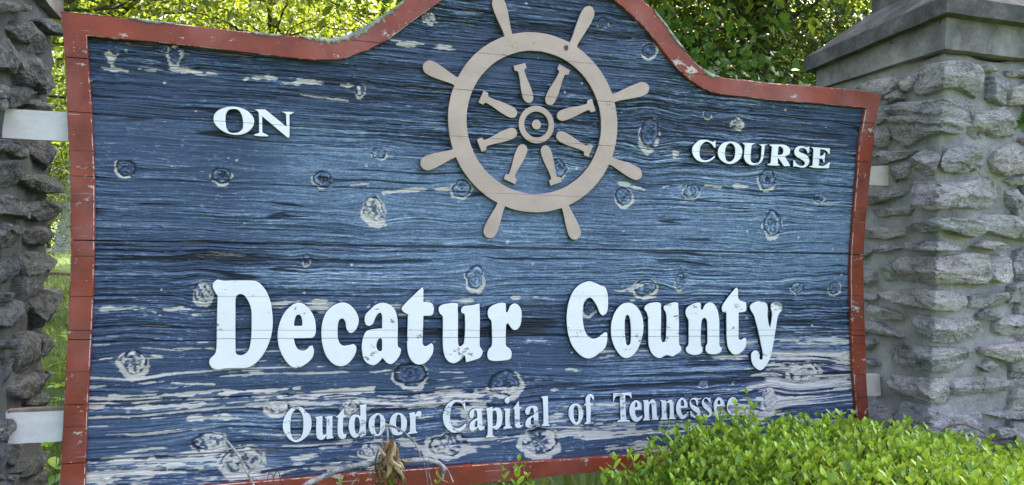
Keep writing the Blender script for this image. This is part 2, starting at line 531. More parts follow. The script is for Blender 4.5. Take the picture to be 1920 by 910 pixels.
def px_loop(spec, Y, n=5, sub=None):
    pts, cor = spec
    if sub: pts = [(sub[0] + x * sub[2], sub[1] + y * sub[2]) for x, y in pts]
    P = [onY(x, y, Y)[[0, 2]] for x, y in pts]
    return catmull(P, cor, n)
outer_l = px_loop(OUTER, Y_FRAME)
inner_l = px_loop(INNER, Y_FRAME)
JOINTS = [2.06, 1.965, 1.873, 1.768, 1.640, 1.488, 1.335, 1.200, 1.085, 0.940, 0.798]
CRACKS = [(1.873, 0, .0004), (1.768, 0.0, .0006), (1.640, 0.0, .0005), (1.488, 0, .0004), (1.335, 0.0, .0008), (1.297, 0, .0004), (1.200, 0, .0004), (1.083, -0.012, .0006), (1.103, -0.014, .0004), (0.940, 0, .0005), (0.798, 0, .0006)]

fme = flat_solid([outer_l, inner_l], Y_FRAME, 0.0175, 0.0015)
cut_cracks(fme, [(z, t, w * 1.8) for z, t, w in CRACKS] + [(1.56, .01, .0004), (1.42, -.008, .0004), (1.03, .01, .0005), (0.875, -.01, .0005)])
bo = link_mesh('border', fme, M_RED, sign)
M_EDGE = mat_paint('chipped_red_edge', (0.33, 0.06, 0.024), (0.14, 0.03, 0.02), (0.55, 0.48, 0.42), 0.50, 3.0, 0.6, 0.62)
fme.materials.append(M_EDGE)
for f in fme.polygons:
    if 0.1 < abs(f.normal.y) < 0.95: f.material_index = 1
def crust(pts, w, seed):
    base = [onY(x, y, Y_FRAME)[[0, 2]] for x, y in pts]
    c = open_curve(base, 14)
    V, F = [], []
    n = len(c)
    for i, p in enumerate(c):
        t = c[min(i + 1, n - 1)] - c[max(i - 1, 0)]; t = t / np.linalg.norm(t)
        nn = np.array([t[1], -t[0]])
        if nn[1] > 0: nn = -nn
        en = math.sin(math.pi * i / (n - 1)) ** .5
        wd = w * en * (0.45 + 1.1 * float(vn(i * 0.45, seed, 5)) + .5 * (float(vn(i * 1.3, seed, 6)) - .5)) + 0.0006
        a = p - nn * 0.0022
        for k, (f_, y) in enumerate(((0, 0.02), (0, -0.0020), (0.5, -0.0030), (0.9, -0.0024), (1.0, 0.0008))):
            q = a + nn * wd * f_
            V.append((q[0], Y_FRAME + y, q[1]))
    for i in range(n - 1):
        for k in range(4): F.append((i * 5 + k, i * 5 + k + 1, (i + 1) * 5 + k + 1, (i + 1) * 5 + k))
    link_mesh('lichen_crust', pd_mesh('lichen_crust', V, F), M_LICHEN, sign)
crust([(560, 69), (600, 73), (626, 74), (657, 64.6), (686, 50), (712, 33), (739, 15.8), (762, -2)], 0.014, 3)
crust([(240, 34.5), (290, 40.5), (330, 45)], 0.007, 8)
crust([(470, 61), (500, 64), (530, 67)], 0.008, 11)
crust([(1224, 17.6), (1246, 44), (1268, 74.7), (1285.5, 96.7)], 0.007, 17)
crust([(1318, 130), (1334, 139.6), (1348, 144)], 0.012, 23)
bme = flat_solid([outer_l], 0.0045, 0.036, 0.001)
link_mesh('backing_board', bme, M_BACK, sign)

# ---- planks: one displaced sheet per plank, grain and knots in the relief
KN = [  # px x, y, rx, ry, peel, hole
 (235, 316, 19, 15, .8, .3), (415, 330, 18, 15, .8, .8), (605, 337, 16, 14, .6, .6), (700, 393, 20, 27, 1.5, .7), (865, 355, 17, 16, .8, .1),
 (1170, 370, 16, 15, 1.0, .2), (1297, 360, 15, 12, .9, .1), (1437, 338, 15, 19, .8, .9), (1447, 420, 16, 22, .7, .6), (1218, 250, 15, 28, 1.0, .5),
 (1217, 95, 12, 13, 1.0, .2), (1130, 43, 10, 10, .4, .2), (890, 521, 15, 24, 1.0, .3), (1047, 318, 14, 17, .8, .8), (380, 548, 16, 22, 1.2, .1),
 (252, 682, 26, 28, 1.6, .5), (392, 830, 34, 20, 1.6, .1), (455, 866, 38, 30, 1.4, .2), (770, 705, 28, 22, 1.0, .2), (945, 722, 26, 22, 1.0, .5),
 (658, 765, 20, 16, 1.3, .3), (1012, 830, 38, 26, 1.4, .25), (840, 835, 40, 24, 1.4, .1), (1508, 700, 32, 20, 1.5, .2), (1443, 748, 14, 26, 1.4, .1),
 (1106, 577, 12, 13, 1.0, .2), (1210, 540, 18, 15, 1.0, .1), (1275, 527, 9, 15, .5, .6), (1565, 541, 11, 12, .9, .1), (1495, 540, 11, 11, .5, .5),
 (1586, 667, 9, 9, 1.1, .2), (1382, 230, 12, 13, 1.3, .2), (710, 288, 13, 10, .7, .2), (328, 103, 11, 22, 1.0, .2), (805, 33, 10, 11, 1.2, .3),
 (675, 170, 8, 11, 1.1, .2), (1326, 215, 7, 8, 1.0, .1), (1535, 373, 10, 9, .7, .1), (575, 487, 7, 10, .9, .2), (520, 765, 26, 14, 1.5, .1), (1110, 655, 10, 8, .8, .1), (310, 92, 8, 8, .5, .3),
 (1318, 720, 9, 7, .8, .3), (690, 845, 18, 14, 1.5, .1), (215, 95, 9, 9, .6, .1)]
PEEL = [  # polylines in px with half width
 ("203,95 212,130", 4), ("200,130 238,132", 4), ("262,130 290,133", 3), ("322,130 334,131", 4), ("345,132 372,138 402,141", 5), ("460,150 500,146 560,155 660,166", 4.5),
 ("330,85 326,112", 3.5), ("339,97 343,112", 3), ("235,80 243,83", 4), ("715,73 770,80 845,88", 5), ("800,28 818,40", 4), ("565,178 650,190", 1.6), ("672,165 676,178", 3.5),
 ("620,350 690,345", 2.6), ("720,360 790,355 848,355", 3), ("1265,285 1265,306", 4), ("1245,350 1277,350", 3.5), ("1325,347 1350,351", 3), ("1380,350 1412,350", 3), ("1165,345 1208,356", 4),
 ("195,578 275,577", 5), ("310,578 362,580", 5), ("365,590 400,588", 4), ("285,584 300,592", 3), ("505,572 560,558", 8), ("560,572 612,582", 6), ("590,577 640,564", 8), ("690,578 700,590", 4), ("742,580 760,592", 7),
 ("800,565 882,562", 4), ("960,557 1040,558", 3.5), ("1160,548 1200,536", 5), ("170,727 290,718 400,722", 2.2), ("200,745 300,741 420,738 560,727", 3.6), ("300,751 450,747 560,738 700,728", 2.6), ("170,766 350,762 480,752 620,738", 4),
 ("360,787 420,783 480,788", 5), ("320,655 400,654", 1.8), ("165,892 280,876 330,868 400,862", 14), ("160,902 250,898 340,882", 8), ("390,902 470,896 560,886 640,880", 9), ("560,862 600,846 652,829", 6), ("645,842 690,850 695,868", 9),
 ("690,758 760,750 840,757", 11), ("560,742 640,735 700,736", 4), ("820,738 900,742 962,732", 9), ("830,768 900,778", 8), ("850,800 880,806", 8), ("1040,818 1100,810 1185,800", 12), ("1090,802 1140,813", 9), ("870,842 930,834 992,823", 3.5),
 ("1062,768 1035,790", 8), ("1150,843 1200,836 1240,842", 8), ("1392,768 1425,785", 10), ("1360,802 1425,803", 4), ("1500,790 1606,802", 7), ("1430,726 1482,714", 6), ("1438,738 1450,762", 6), ("1040,735 1090,742", 5),
 ("860,764 950,772", 5), ("760,828 800,842 880,845", 7), ("1225,812 1260,808", 5), ("1240,795 1300,800", 5), ("880,770 900,760", 6), ("640,795 660,790", 5), ("1330,755 1400,760", 4), ("1185,562 1230,556", 2.2)]
def build_planks():
    x0, x1, z0, z1 = -0.475, 1.93, 0.700, 2.19
    dx, dz = 0.0030, 0.0014
    xs = np.arange(x0, x1, dx); 
    knots = []
    for (px, py, rx, ry, pl, ho) in KN:
        if pl > 1.25: rx, ry = rx * .86, ry * .86
        c = onY(px, py); a = onY(px + rx, py); b = onY(px, py - ry)
        knots.append((c[0], c[2], a[0] - c[0], b[2] - c[2], pl, ho))
    segs = []
    for s, w in PEEL:
        pts = [tuple(map(float, q.split(','))) for q in s.split()]
        W = [onY(*p)[[0, 2]] for p in pts]
        ww = onY(pts[0][0], pts[0][1] - w)[2] - onY(*pts[0])[2]
        for a, b in zip(W[:-1], W[1:]): segs.append((a, b, ww))
    # polygon test against the middle of the border
    mid = np.array(outer_l); ins = np.array(inner_l)
    bounds = [z0] + sorted(JOINTS) + [z1]
    for pi in range(len(bounds) - 1):
        za, zb = bounds[pi], bounds[pi + 1]
        if zb - za < 0.01: continue
        nz = max(4, int((zb - za) / dz))
        zs = np.linspace(za, zb, nz)
        X, Z = np.meshgrid(xs, zs)
        # slight sag of each joint
        ZZ = Z + 0.0012 * np.sin(X * 2.1 + pi)
        lowf = sstep(1.12, 1.05, Z)                   # smoother, heavily peeled lower boards
        topf = sstep(1.60, 1.72, Z)
        w = Z + (vn(X * 1.1, Z * 5, 20 + pi) - 0.5) * (0.004 + 0.015 * lowf) + (vn(X * 3.5, Z * 14, 40 + pi) - 0.5) * (0.003 + 0.007 * lowf)
        knmask = np.zeros_like(X); ringr = np.full_like(X, 9.0); peel = np.zeros_like(X); hole = np.zeros_like(X); swell = np.zeros_like(X)
        for (cx, cz, rx, rz, pl, ho) in knots:
            if cz < za - 6 * rz - .03 or cz > zb + 6 * rz + .03: continue
            ddx = X - cx; ddz = Z - cz
            near = (np.abs(ddx) < 8 * rx) & (np.abs(ddz) < 8 * rz)
            if not near.any(): continue
            ang = np.arctan2(ddz, ddx)
            wob = 1 + 0.34 * (vn(np.cos(ang) * 1.6 + 5, np.sin(ang) * 1.6 + cx * 31, 7) - 0.5) + 0.10 * (vn(np.cos(ang) * 5 + 5, np.sin(ang) * 5 + cx * 31, 9) - 0.5)
            rr = np.sqrt((ddx / rx)**2 + (ddz / rz)**2) / wob
            push = np.tanh(ddz / (0.6 * rz)) * rz * 0.55 * np.exp(-(ddx / (2.4 * rx))**2) * np.exp(-np.abs(ddz) / (2.6 * rz))
            w = w - np.where(near, push, 0)
            ringr = np.minimum(ringr, np.where(near, rr, 9))
            knmask = np.maximum(knmask, sstep(1.06, 0.95, rr))
            swell += np.exp(-(rr / 1.5)**2)
            # peeled rim, stronger on the lower side
            side = 0.5 - 0.5 * np.sin(ang + 0.4 * math.sin(cx * 17))
            rim = np.exp(-((rr - 1.06 - 0.08 * pl) / (0.07 + 0.15 * pl * side))**2) * (0.30 + 0.80 * side) * min(pl + .25, 1.35)
            rim *= (0.35 + 1.25 * vn(np.cos(ang) * 2.2 + cz * 40, np.sin(ang) * 2.2 + cx * 40, 11)) * (0.5 + .9 * vn(X * 130, Z * 190, int(cx * 50) & 15))
            peel = np.maximum(peel, rim)
            if pl > 1.15:
                streaky = vn(X * 60 + ddz * 40, Z * 60 + ddx * 120, 3)
                inside = sstep(1.25, 0.9, rr) * (0.15 + 1.0 * vn(ang * 3 + 4, rr * 5 + cx * 9, 2)) * (0.5 + streaky * .7)
                peel = np.maximum(peel, inside)
            hx, hz = cx + rx * 0.12, cz + rz * 0.12
            hr = np.sqrt(((X - hx) / (rx * .38))**2 + ((Z - hz) / (rz * .36))**2)
            hr = hr + (vn(X * 170, Z * 170, 5) - 0.5) * 1.1
            hole = np.maximum(hole, sstep(1.0, 0.55, hr) * ho)
        for (a, b, ww) in segs:
            lo_z = min(a[1], b[1]) - 3 * ww; hi_z = max(a[1], b[1]) + 3 * ww
            if hi_z < za or lo_z > zb: continue
            iz0, iz1 = np.searchsorted(zs, lo_z), np.searchsorted(zs, hi_z)
            ix0, ix1 = np.searchsorted(xs, min(a[0], b[0]) - 4 * ww), np.searchsorted(xs, max(a[0], b[0]) + 4 * ww)
            if iz1 - iz0 < 1 or ix1 - ix0 < 1: continue
            sl_ = (slice(iz0, iz1), slice(ix0, ix1))
            px_, pz_ = X[sl_], Z[sl_]
            d = b - a; L2 = d @ d + 1e-9
            t = np.clip(((px_ - a[0]) * d[0] + (pz_ - a[1]) * d[1]) / L2, 0, 1)
            dist = np.hypot((px_ - a[0] - t * d[0]) * 0.7, pz_ - a[1] - t * d[1])
            nz_ = (vn(px_ * 6, w[sl_] * 300, 18) - 0.42) * (1.7 if ww > 0.007 else 0.0) + (vn(px_ * 22, pz_ * 70, 12) - 0.5) * 1.5 + (vn(px_ * 70, pz_ * 260, 13) - 0.5) * 1.0
            brk = 0.9 * sstep(.52, .30, vn(px_ * 26 + ww * 9000, pz_ * 60, 14)) + (0.35 if ww < 0.006 else 0.0) * (vn(px_ * 55, pz_ * 120, 15))
            peel[sl_] = np.maximum(peel[sl_], sstep(1.12, 0.75, dist / ww + nz_ * 1.25 + brk))
        wp = w + pi * 3.713
        n0 = vn(X * 1.1, wp * 60, 8)
        n1 = vn(X * 3.6, wp * 190, 1); n2 = vn(X * 9, wp * 360, 2); n3 = vn(X * 26, wp * 640, 3); n4 = vn(X * 90, Z * 700, 4)
        ring = vn(X * 0.7, wp * 92, 6)
        relief_up = 0.10 * n0 + 0.24 * n1 + 0.26 * n2 + 0.23 * n3 + 0.17 * n4
        relief_lo = 0.28 * ring + 0.20 * n1 + 0.22 * n2 + 0.17 * n3 + 0.13 * n4
        relief = relief_up * (1 - lowf) + relief_lo * lowf
        amod = 0.30 + 1.15 * sstep(0.25, 0.8, vn(X * 1.4, Z * 8, 71) * .7 + .3 * vn(X * 5, wp * 50, 72))
        amod *= 1 - 0.45 * sstep(1.15, 1.25, Z) * sstep(1.66, 1.56, Z)
        relief = np.clip((relief - 0.5) * 2.4 * amod + 0.52, 0, 1)
        gate = vn(X * 1.7, Z * 9, 14)
        ck = np.abs(vn(X * 1.6, wp * 85 + (n2 - .5) * .25, 15) - 0.5)
        crack = sstep(0.05, 0.012, ck) * sstep(0.54, 0.64, gate * .5 + .5 * vn(X * 9, wp * 60, 73)) * (1 - 0.5 * lowf)
        ck2 = np.abs(vn(X * 0.6, wp * 34, 16) - 0.5)
        crack = np.maximum(crack, sstep(0.022, 0.004, ck2) * sstep(0.5, 0.6, vn(X * 1.2, Z * 6, 17)))
        # procedural peel following the rings on the lower boards
        reg = sstep(0.48, 0.74, vn(X * 1.6, Z * 9, 31)) * 0.8 + 0.25
        prl = sstep(0.68, 0.73, vn(X * 2.4, wp * 125, 33) * 0.62 + 0.24 * vn(X * 11, wp * 280, 34) + 0.14 * vn(X * 50, Z * 200, 35) + 0.08 * (reg - 0.6)) * lowf
        prl *= sstep(0.3, 0.6, reg)
        right_low = sstep(1.45, 1.6, X) * sstep(1.07, 1.0, Z) * sstep(0.80, 0.86, Z)
        prl = np.maximum(prl, right_low * sstep(0.56, 0.63, vn(X * 2.6, wp * 150, 35) * .7 + .3 * vn(X * 16, wp * 320, 36)))
        dash = sstep(0.80, 0.86, vn(X * 9, wp * 150, 37) * 0.7 + 0.3 * vn(X * 30, Z * 300, 38)) * (0.5 + 0.5 * lowf)
        upst = sstep(0.775, 0.84, vn(X * 3, wp * 120, 39) * 0.75 + 0.25 * vn(X * 20, Z * 260, 40)) * sstep(0.5, .7, vn(X * 1.1, Z * 5, 41)) * topf
        peel = np.maximum.reduce([peel, prl, dash * 0.9, upst * .8])
        # pimples: small raised nail-like specks
        bump = np.zeros_like(X)
        rs = np.random.default_rng(500 + pi)
        for _ in range(int((zb - za) * 160)):
            bx, bz = rs.uniform(x0, x1), rs.uniform(za, zb); br = rs.uniform(0.0025, 0.0055)
            ix0, ix1 = np.searchsorted(xs, bx - 3 * br), np.searchsorted(xs, bx + 3 * br)
            iz0, iz1 = np.searchsorted(zs, bz - 3 * br), np.searchsorted(zs, bz + 3 * br)
            if ix1 <= ix0 or iz1 <= iz0: continue
            s2 = (slice(iz0, iz1), slice(ix0, ix1))
            g = np.exp(-(((X[s2] - bx) / br)**2 + ((Z[s2] - bz) / br)**2))
            bump[s2] = np.maximum(bump[s2], g)
            if rs.random() < 0.4: peel[s2] = np.maximum(peel[s2], sstep(0.55, 0.8, g))
        bare = sstep(0.42, 0.58, peel)
        krel = 0.25 + 0.2 * np.sin(ringr * 15 + 6 * vn(X * 60, Z * 60, 61)) + 0.8 * (vn(X * 120, Z * 120, 62) - .5) + 0.7 * (vn(X * 300, Z * 300, 63) - .5)
        relief = relief * (1 - knmask) + np.clip(0.42 + 0.6 * krel, 0, 1) * knmask
        groove = np.exp(-((ringr - 1.0) / 0.09)**2)
        amp = 0.0042 * (1 - 0.35 * lowf)
        h = (relief - 0.5) * amp * 2 - 0.0028 * crack - 0.0026 * groove + 0.0030 * bump - 0.0013 * bare - 0.005 * hole + 0.0014 * np.clip(swell, 0, 1)
        # plank edges dip into the joint
        e = np.minimum(Z - za, zb - Z)
        jt = np.exp(-(e / 0.0016)**2)
        jw = (0.30 + 0.5 * sstep(.45, .7, vn(X * 1.4, Z * 2 + pi, 64))) if abs(za - 1.335) > .01 and abs(zb - 1.335) > .01 else np.where(Z > (za + zb) / 2, 1.0 if abs(zb - 1.335) < .01 else .4, 1.0 if abs(za - 1.335) < .01 else .4)
        jt = jt * jw
        h = h - 0.0045 * jt
        # chalky fading patches (worn paint), blocky across the middle boards
        zone = sstep(1.14, 1.27, Z) * sstep(1.72, 1.52, Z)
        cx_ = np.where(X < -0.02, 0.03, 1.0)
        blocks = vn(np.floor(X * 3.1 + 0.5 * vn(X * 3, Z * 9, 51)) * 7.7, np.floor(Z * 6.3) * 3.3, 52)
        patch = vn(X * 2.2, Z * 7, 53)
        edge_ = sstep(-0.09, 0.05, X + (vn(X * 8, Z * 30, 58) - .5) * 0.12)
        tone = zone * edge_ * np.clip(0.55 * blocks + 1.0 * patch - 0.22, 0, 1) * 1.7
        tone = tone + 0.40 * sstep(.45, .8, vn(X * 1.5, Z * 6, 54)) * (0.7 + 0.3 * lowf)
        tone = tone * (0.45 + 0.9 * vn(X * 9, wp * 170, 55)) * (0.6 + 0.8 * vn(X * 60, Z * 200, 56))
        tone = tone + 0.22 * zone * sstep(0.55, 0.7, n2)
        tone = np.clip(tone * (1 - 0.45 * topf), 0, 0.95)
        ridge = np.clip(relief + 0.25 * bump - 0.9 * crack - 0.8 * jt - 0.6 * groove * (1 - bare), 0, 1)
        ridge = np.clip(ridge * (1 - 0.20 * topf) , 0, 1)
        # keep what lies inside the border
        keep = inside_poly(X, ZZ, mid, ins)
        nzr, nxr = X.shape
        idx = np.arange(nzr * nxr).reshape(nzr, nxr)
        kq = keep[:-1, :-1] & keep[1:, :-1] & keep[:-1, 1:] & keep[1:, 1:]
        if not kq.any(): continue
        F = np.stack([idx[:-1, :-1], idx[:-1, 1:], idx[1:, 1:], idx[1:, :-1]], -1)[kq]
        used = np.unique(F); remap = np.full(nzr * nxr, -1); remap[used] = np.arange(len(used))
        V = np.stack([X, Y_FIELD - h, ZZ], -1).reshape(-1, 3)[used]
        me = np_mesh('plank', V, remap[F])
        for nm, ar in (('bare', bare), ('tone', tone), ('ridge', ridge), ('hole', np.clip(np.maximum(hole, 0.8 * jt * jw), 0, 1))):
            fattr(me, nm, ar.reshape(-1)[used])
        link_mesh('plank', me, M_PLANK, sign)

def inside_poly(X, Z, outer, inner):
    """points inside the outline pulled half way to the inner edge (so the sheet ends under the border)"""
    poly = inner.copy()
    c = np.array([0.727, 1.35])
    # push inner outline outward 12 mm along its normal
    t = np.roll(poly, -1, 0) - np.roll(poly, 1, 0)
    nrm = np.stack([t[:, 1], -t[:, 0]], -1); nrm /= np.linalg.norm(nrm, axis=1, keepdims=True) + 1e-9
    area = 0.5 * np.sum(poly[:, 0] * np.roll(poly[:, 1], -1) - np.roll(poly[:, 0], -1) * poly[:, 1])
    if area < 0: nrm = -nrm
    poly = poly + nrm * 0.014
    ins = np.zeros(X.shape, bool)
    zrow = Z
    for (xa, za), (xb, zb) in zip(poly, np.roll(poly, -1, 0)):
        if za == zb: continue
        cond = (za > zrow) != (zb > zrow)
        if not cond.any(): continue
        xi = xa + (zrow - za) * (xb - xa) / (zb - za)
        ins ^= cond & (X < xi)
    return ins
build_planks()

# ---- letters, traced outlines standing proud of the boards
A_ = (385, 515, 300 / 1437); B_ = (685, 515, 300 / 1437); C_ = (1050, 515, 220 / 1054); D_ = (1260, 515, 220 / 1054)
E_ = (390, 190, 170 / 1920); F_ = (1290, 250, 140 / 1592); G_ = (1420, 250, 140 / 1592)
H_ = (520, 740, 160 / 1456); I_ = (660, 740, 160 / 1456); J_ = (820, 730, 220 / 1920); K_ = (1050, 725, 180 / 1820); L_ = (1220, 720, 180 / 1820)
BIG = [
 (A_, ["65,110 75,70 110,48 160,57 220,55! 430,56 480,75 540,140 580,230 598,320 605,420 598,520 570,620 520,720 450,800 380,838 300,842 180,846 110,856 60,840 35,800 40,760 65,735 90,705 100,640 103,400 110,192! 90,165", "272,215 290,185 320,178 350,190 385,240 410,310 415,420 412,550 400,640 380,690 340,722 300,725 272,710! 270,600 270,400"]),
 (A_, ["830,255 880,265 940,320 975,380 990,440 992,520 975,560 940,572 795,575! 805,625 830,670 870,685 910,672 935,645 962,638! 975,690 960,750 910,800 850,835 810,840 760,820 700,745 660,650 648,560 655,480 680,400 720,330 780,275", "797,462! 800,420 815,375 835,362 858,375 870,420 868,462!"]),
 (A_, ["1240,252 1300,275 1350,330 1375,390 1375,440 1350,500 1310,528 1280,510 1265,480 1258,430 1240,400 1215,400 1195,430 1188,500 1190,570 1205,615 1235,640 1290,635 1330,625! 1355,650 1352,700 1320,760 1270,810 1210,825 1150,805 1090,740 1055,650 1042,560 1045,460 1070,370 1110,310 1170,268"]),
 (B_, ["5,355 40,320 90,275 150,255 210,268 260,310 285,380 292,470 290,590 295,650 320,670 312,720 280,770 235,805 195,795 155,750! 120,790 80,815 30,805 -12,765 -30,690 -32,630 -18,560 5,515 50,495 150,485! 150,380 140,348 115,352 90,390 70,440 40,462 10,455 -6,425 -5,385", "100,640 110,595 130,575 148,585 150,640 148,680 128,690 108,675"]),
 (B_, ["510,118 522,135! 522,248! 590,255 615,290 610,350 590,370 522,372! 518,500 515,620 535,645 565,635 590,620 610,640 608,700 575,760 530,800 480,810 430,790 390,730 375,640 378,500 382,360! 340,335 325,305 350,270 430,190"]),
 (B_, ["658,320 665,290 700,270 780,258 830,262! 833,400 832,600 840,640 860,645 885,620! 895,520 892,360 865,345 862,310 885,285 950,278 1025,262! 1030,400 1028,640 1050,680 1050,720 1020,755 905,790! 893,725! 860,765 810,795 770,795 730,765 705,710 695,620 695,380 668,350"]),
 (B_, ["1100,330 1120,295 1180,262 1230,255 1262,262! 1265,340 1280,335! 1300,285 1335,262 1375,275 1400,320 1405,380 1395,450 1370,490 1335,500 1310,480 1280,440 1265,455! 1262,560 1265,640 1300,670 1315,710 1300,760 1230,775 1150,778 1105,760 1095,710 1110,670 1135,640 1138,540 1132,420 1105,385"]),
 (C_, ["260,62 310,75 370,100 405,115 425,160 433,230 430,310 415,350 385,368 360,350 330,280 290,220 265,208 235,225 212,270 205,340 207,420 220,490 245,545 290,577 330,572 370,545 405,520 425,530 425,590 405,660 350,710 290,750 230,752 170,715 110,640 75,540 60,420 65,320 85,230 120,150 180,90"]),
 (C_, ["625,255 680,280 725,340 748,420 750,500 735,580 700,670 650,730 600,752 550,735 500,670 465,580 458,490 468,410 500,330 555,270", "605,362 625,385 635,450 638,540 632,620 612,638 595,620 585,540 582,450 588,390"]),
 (C_, ["758,310 770,280 810,258 880,250 908,262! 910,400 908,570 920,605 940,605 952,570! 958,400 950,340 932,310 940,280 980,262 1030,250 1062,255! 1070,400 1070,620 1090,655 1085,690 1050,715 1010,738 960,725 900,752 850,735 815,690 795,620 792,400 780,345"]),
 (D_, ["122,340 135,300 190,265 240,252 260,262! 262,315 275,318! 300,270 340,252 380,268 410,320 425,400 427,500 428,640 447,660 440,695 400,715 340,715 305,690 305,645 318,620 318,480 312,410 290,390 270,410 262,480 260,630 275,660 270,700 230,722 180,722 135,700 125,665 148,630 150,500 148,410 130,375"]),
 (D_, ["580,118 595,140! 598,215 625,240 665,250! 670,310 655,335 600,342! 600,480 600,575 620,588 650,570 668,580 665,640 635,690 580,720 540,710 505,660 492,580 490,460 488,342! 455,335 448,300 465,260 520,185"]),
 (D_, ["700,285 715,265 760,245 810,243 850,262 862,300 860,370 870,440 882,480! 892,430 900,350 887,300 895,265 930,245 970,252 992,280 990,320 965,350 950,390 935,480 915,600 895,710 865,790 820,850 790,860 750,840 718,790 712,720 730,690 760,685 785,710 790,760 815,765! 815,700 800,630 780,530 755,430 735,365 708,320"]),
]
SMALL = [
 (E_, ["540,115 700,145 850,220 950,330 978,430 950,540 860,640 740,700 600,718 430,690 270,610 150,490 115,390 140,270 240,180 390,130", "530,168 620,180 690,250 725,350 740,450 735,560 710,610 640,660 560,672 460,660 400,590 375,470 370,340 390,250 440,190"]),
 (E_, ["970,175! 1210,175! 1660,540! 1650,310 1640,270 1550,220! 1820,230! 1800,255 1725,290! 1725,760 1700,778 1670,765 1145,320! 1150,660! 1280,725! 1250,750 1000,735 965,710! 1080,670! 1075,300 1060,230 1020,200"]),
 (F_, ["345,140 440,150 530,190 590,150! 590,310! 560,310! 520,250 450,195 380,185 310,230 265,300 250,400 255,490 290,555 370,580 460,560 575,485! 575,520 500,580 420,615 300,620 200,580 120,490 90,390 105,290 180,200 260,150"]),
 (F_, ["915,178 1020,195 1110,260 1160,350 1155,450 1110,550 1010,630 900,660 790,635 700,570 650,490 637,410 660,310 740,220 830,185", "905,215 965,245 1005,320 1008,420 990,520 940,590 880,610 830,590 800,520 790,430 805,320 840,250"]),
 (F_, ["1155,205! 1450,215! 1365,255! 1345,400 1337,530 1355,610 1410,640 1480,630 1540,580 1560,480 1573,280! 1513,240! 1703,235! 1640,265! 1620,480 1590,580 1520,660 1440,685 1340,680 1250,630 1200,540 1195,470 1215,260!"]),
 (G_, ["250,250! 300,240 560,245 640,275 700,340 700,410 670,460 590,495! 710,700! 570,705! 445,520! 440,650! 480,680 460,695 230,685 215,665! 285,640! 300,480 315,290!", "455,285! 510,295 550,340 555,400 530,450 440,470!"]),
 (G_, ["940,275 1000,285 1060,300 1115,285! 1105,420! 1075,425! 1040,350 980,320 910,330 885,370 920,410 1000,440 1080,490 1110,570 1100,650 1050,710 970,740 880,725 800,710 770,720! 770,580! 795,580! 830,640 900,690 970,695 1015,665 1010,620 960,575 880,530 810,470 790,400 810,330 870,285"]),
 (G_, ["1140,295! 1555,325! 1545,445! 1515,440! 1480,385 1420,355 1345,345! 1340,490! 1400,470 1430,420! 1455,420! 1435,625! 1410,620! 1390,560 1330,540! 1310,690! 1400,700 1480,660 1530,615! 1555,625! 1530,750! 1240,745 1100,715! 1180,690! 1200,340!"]),
]
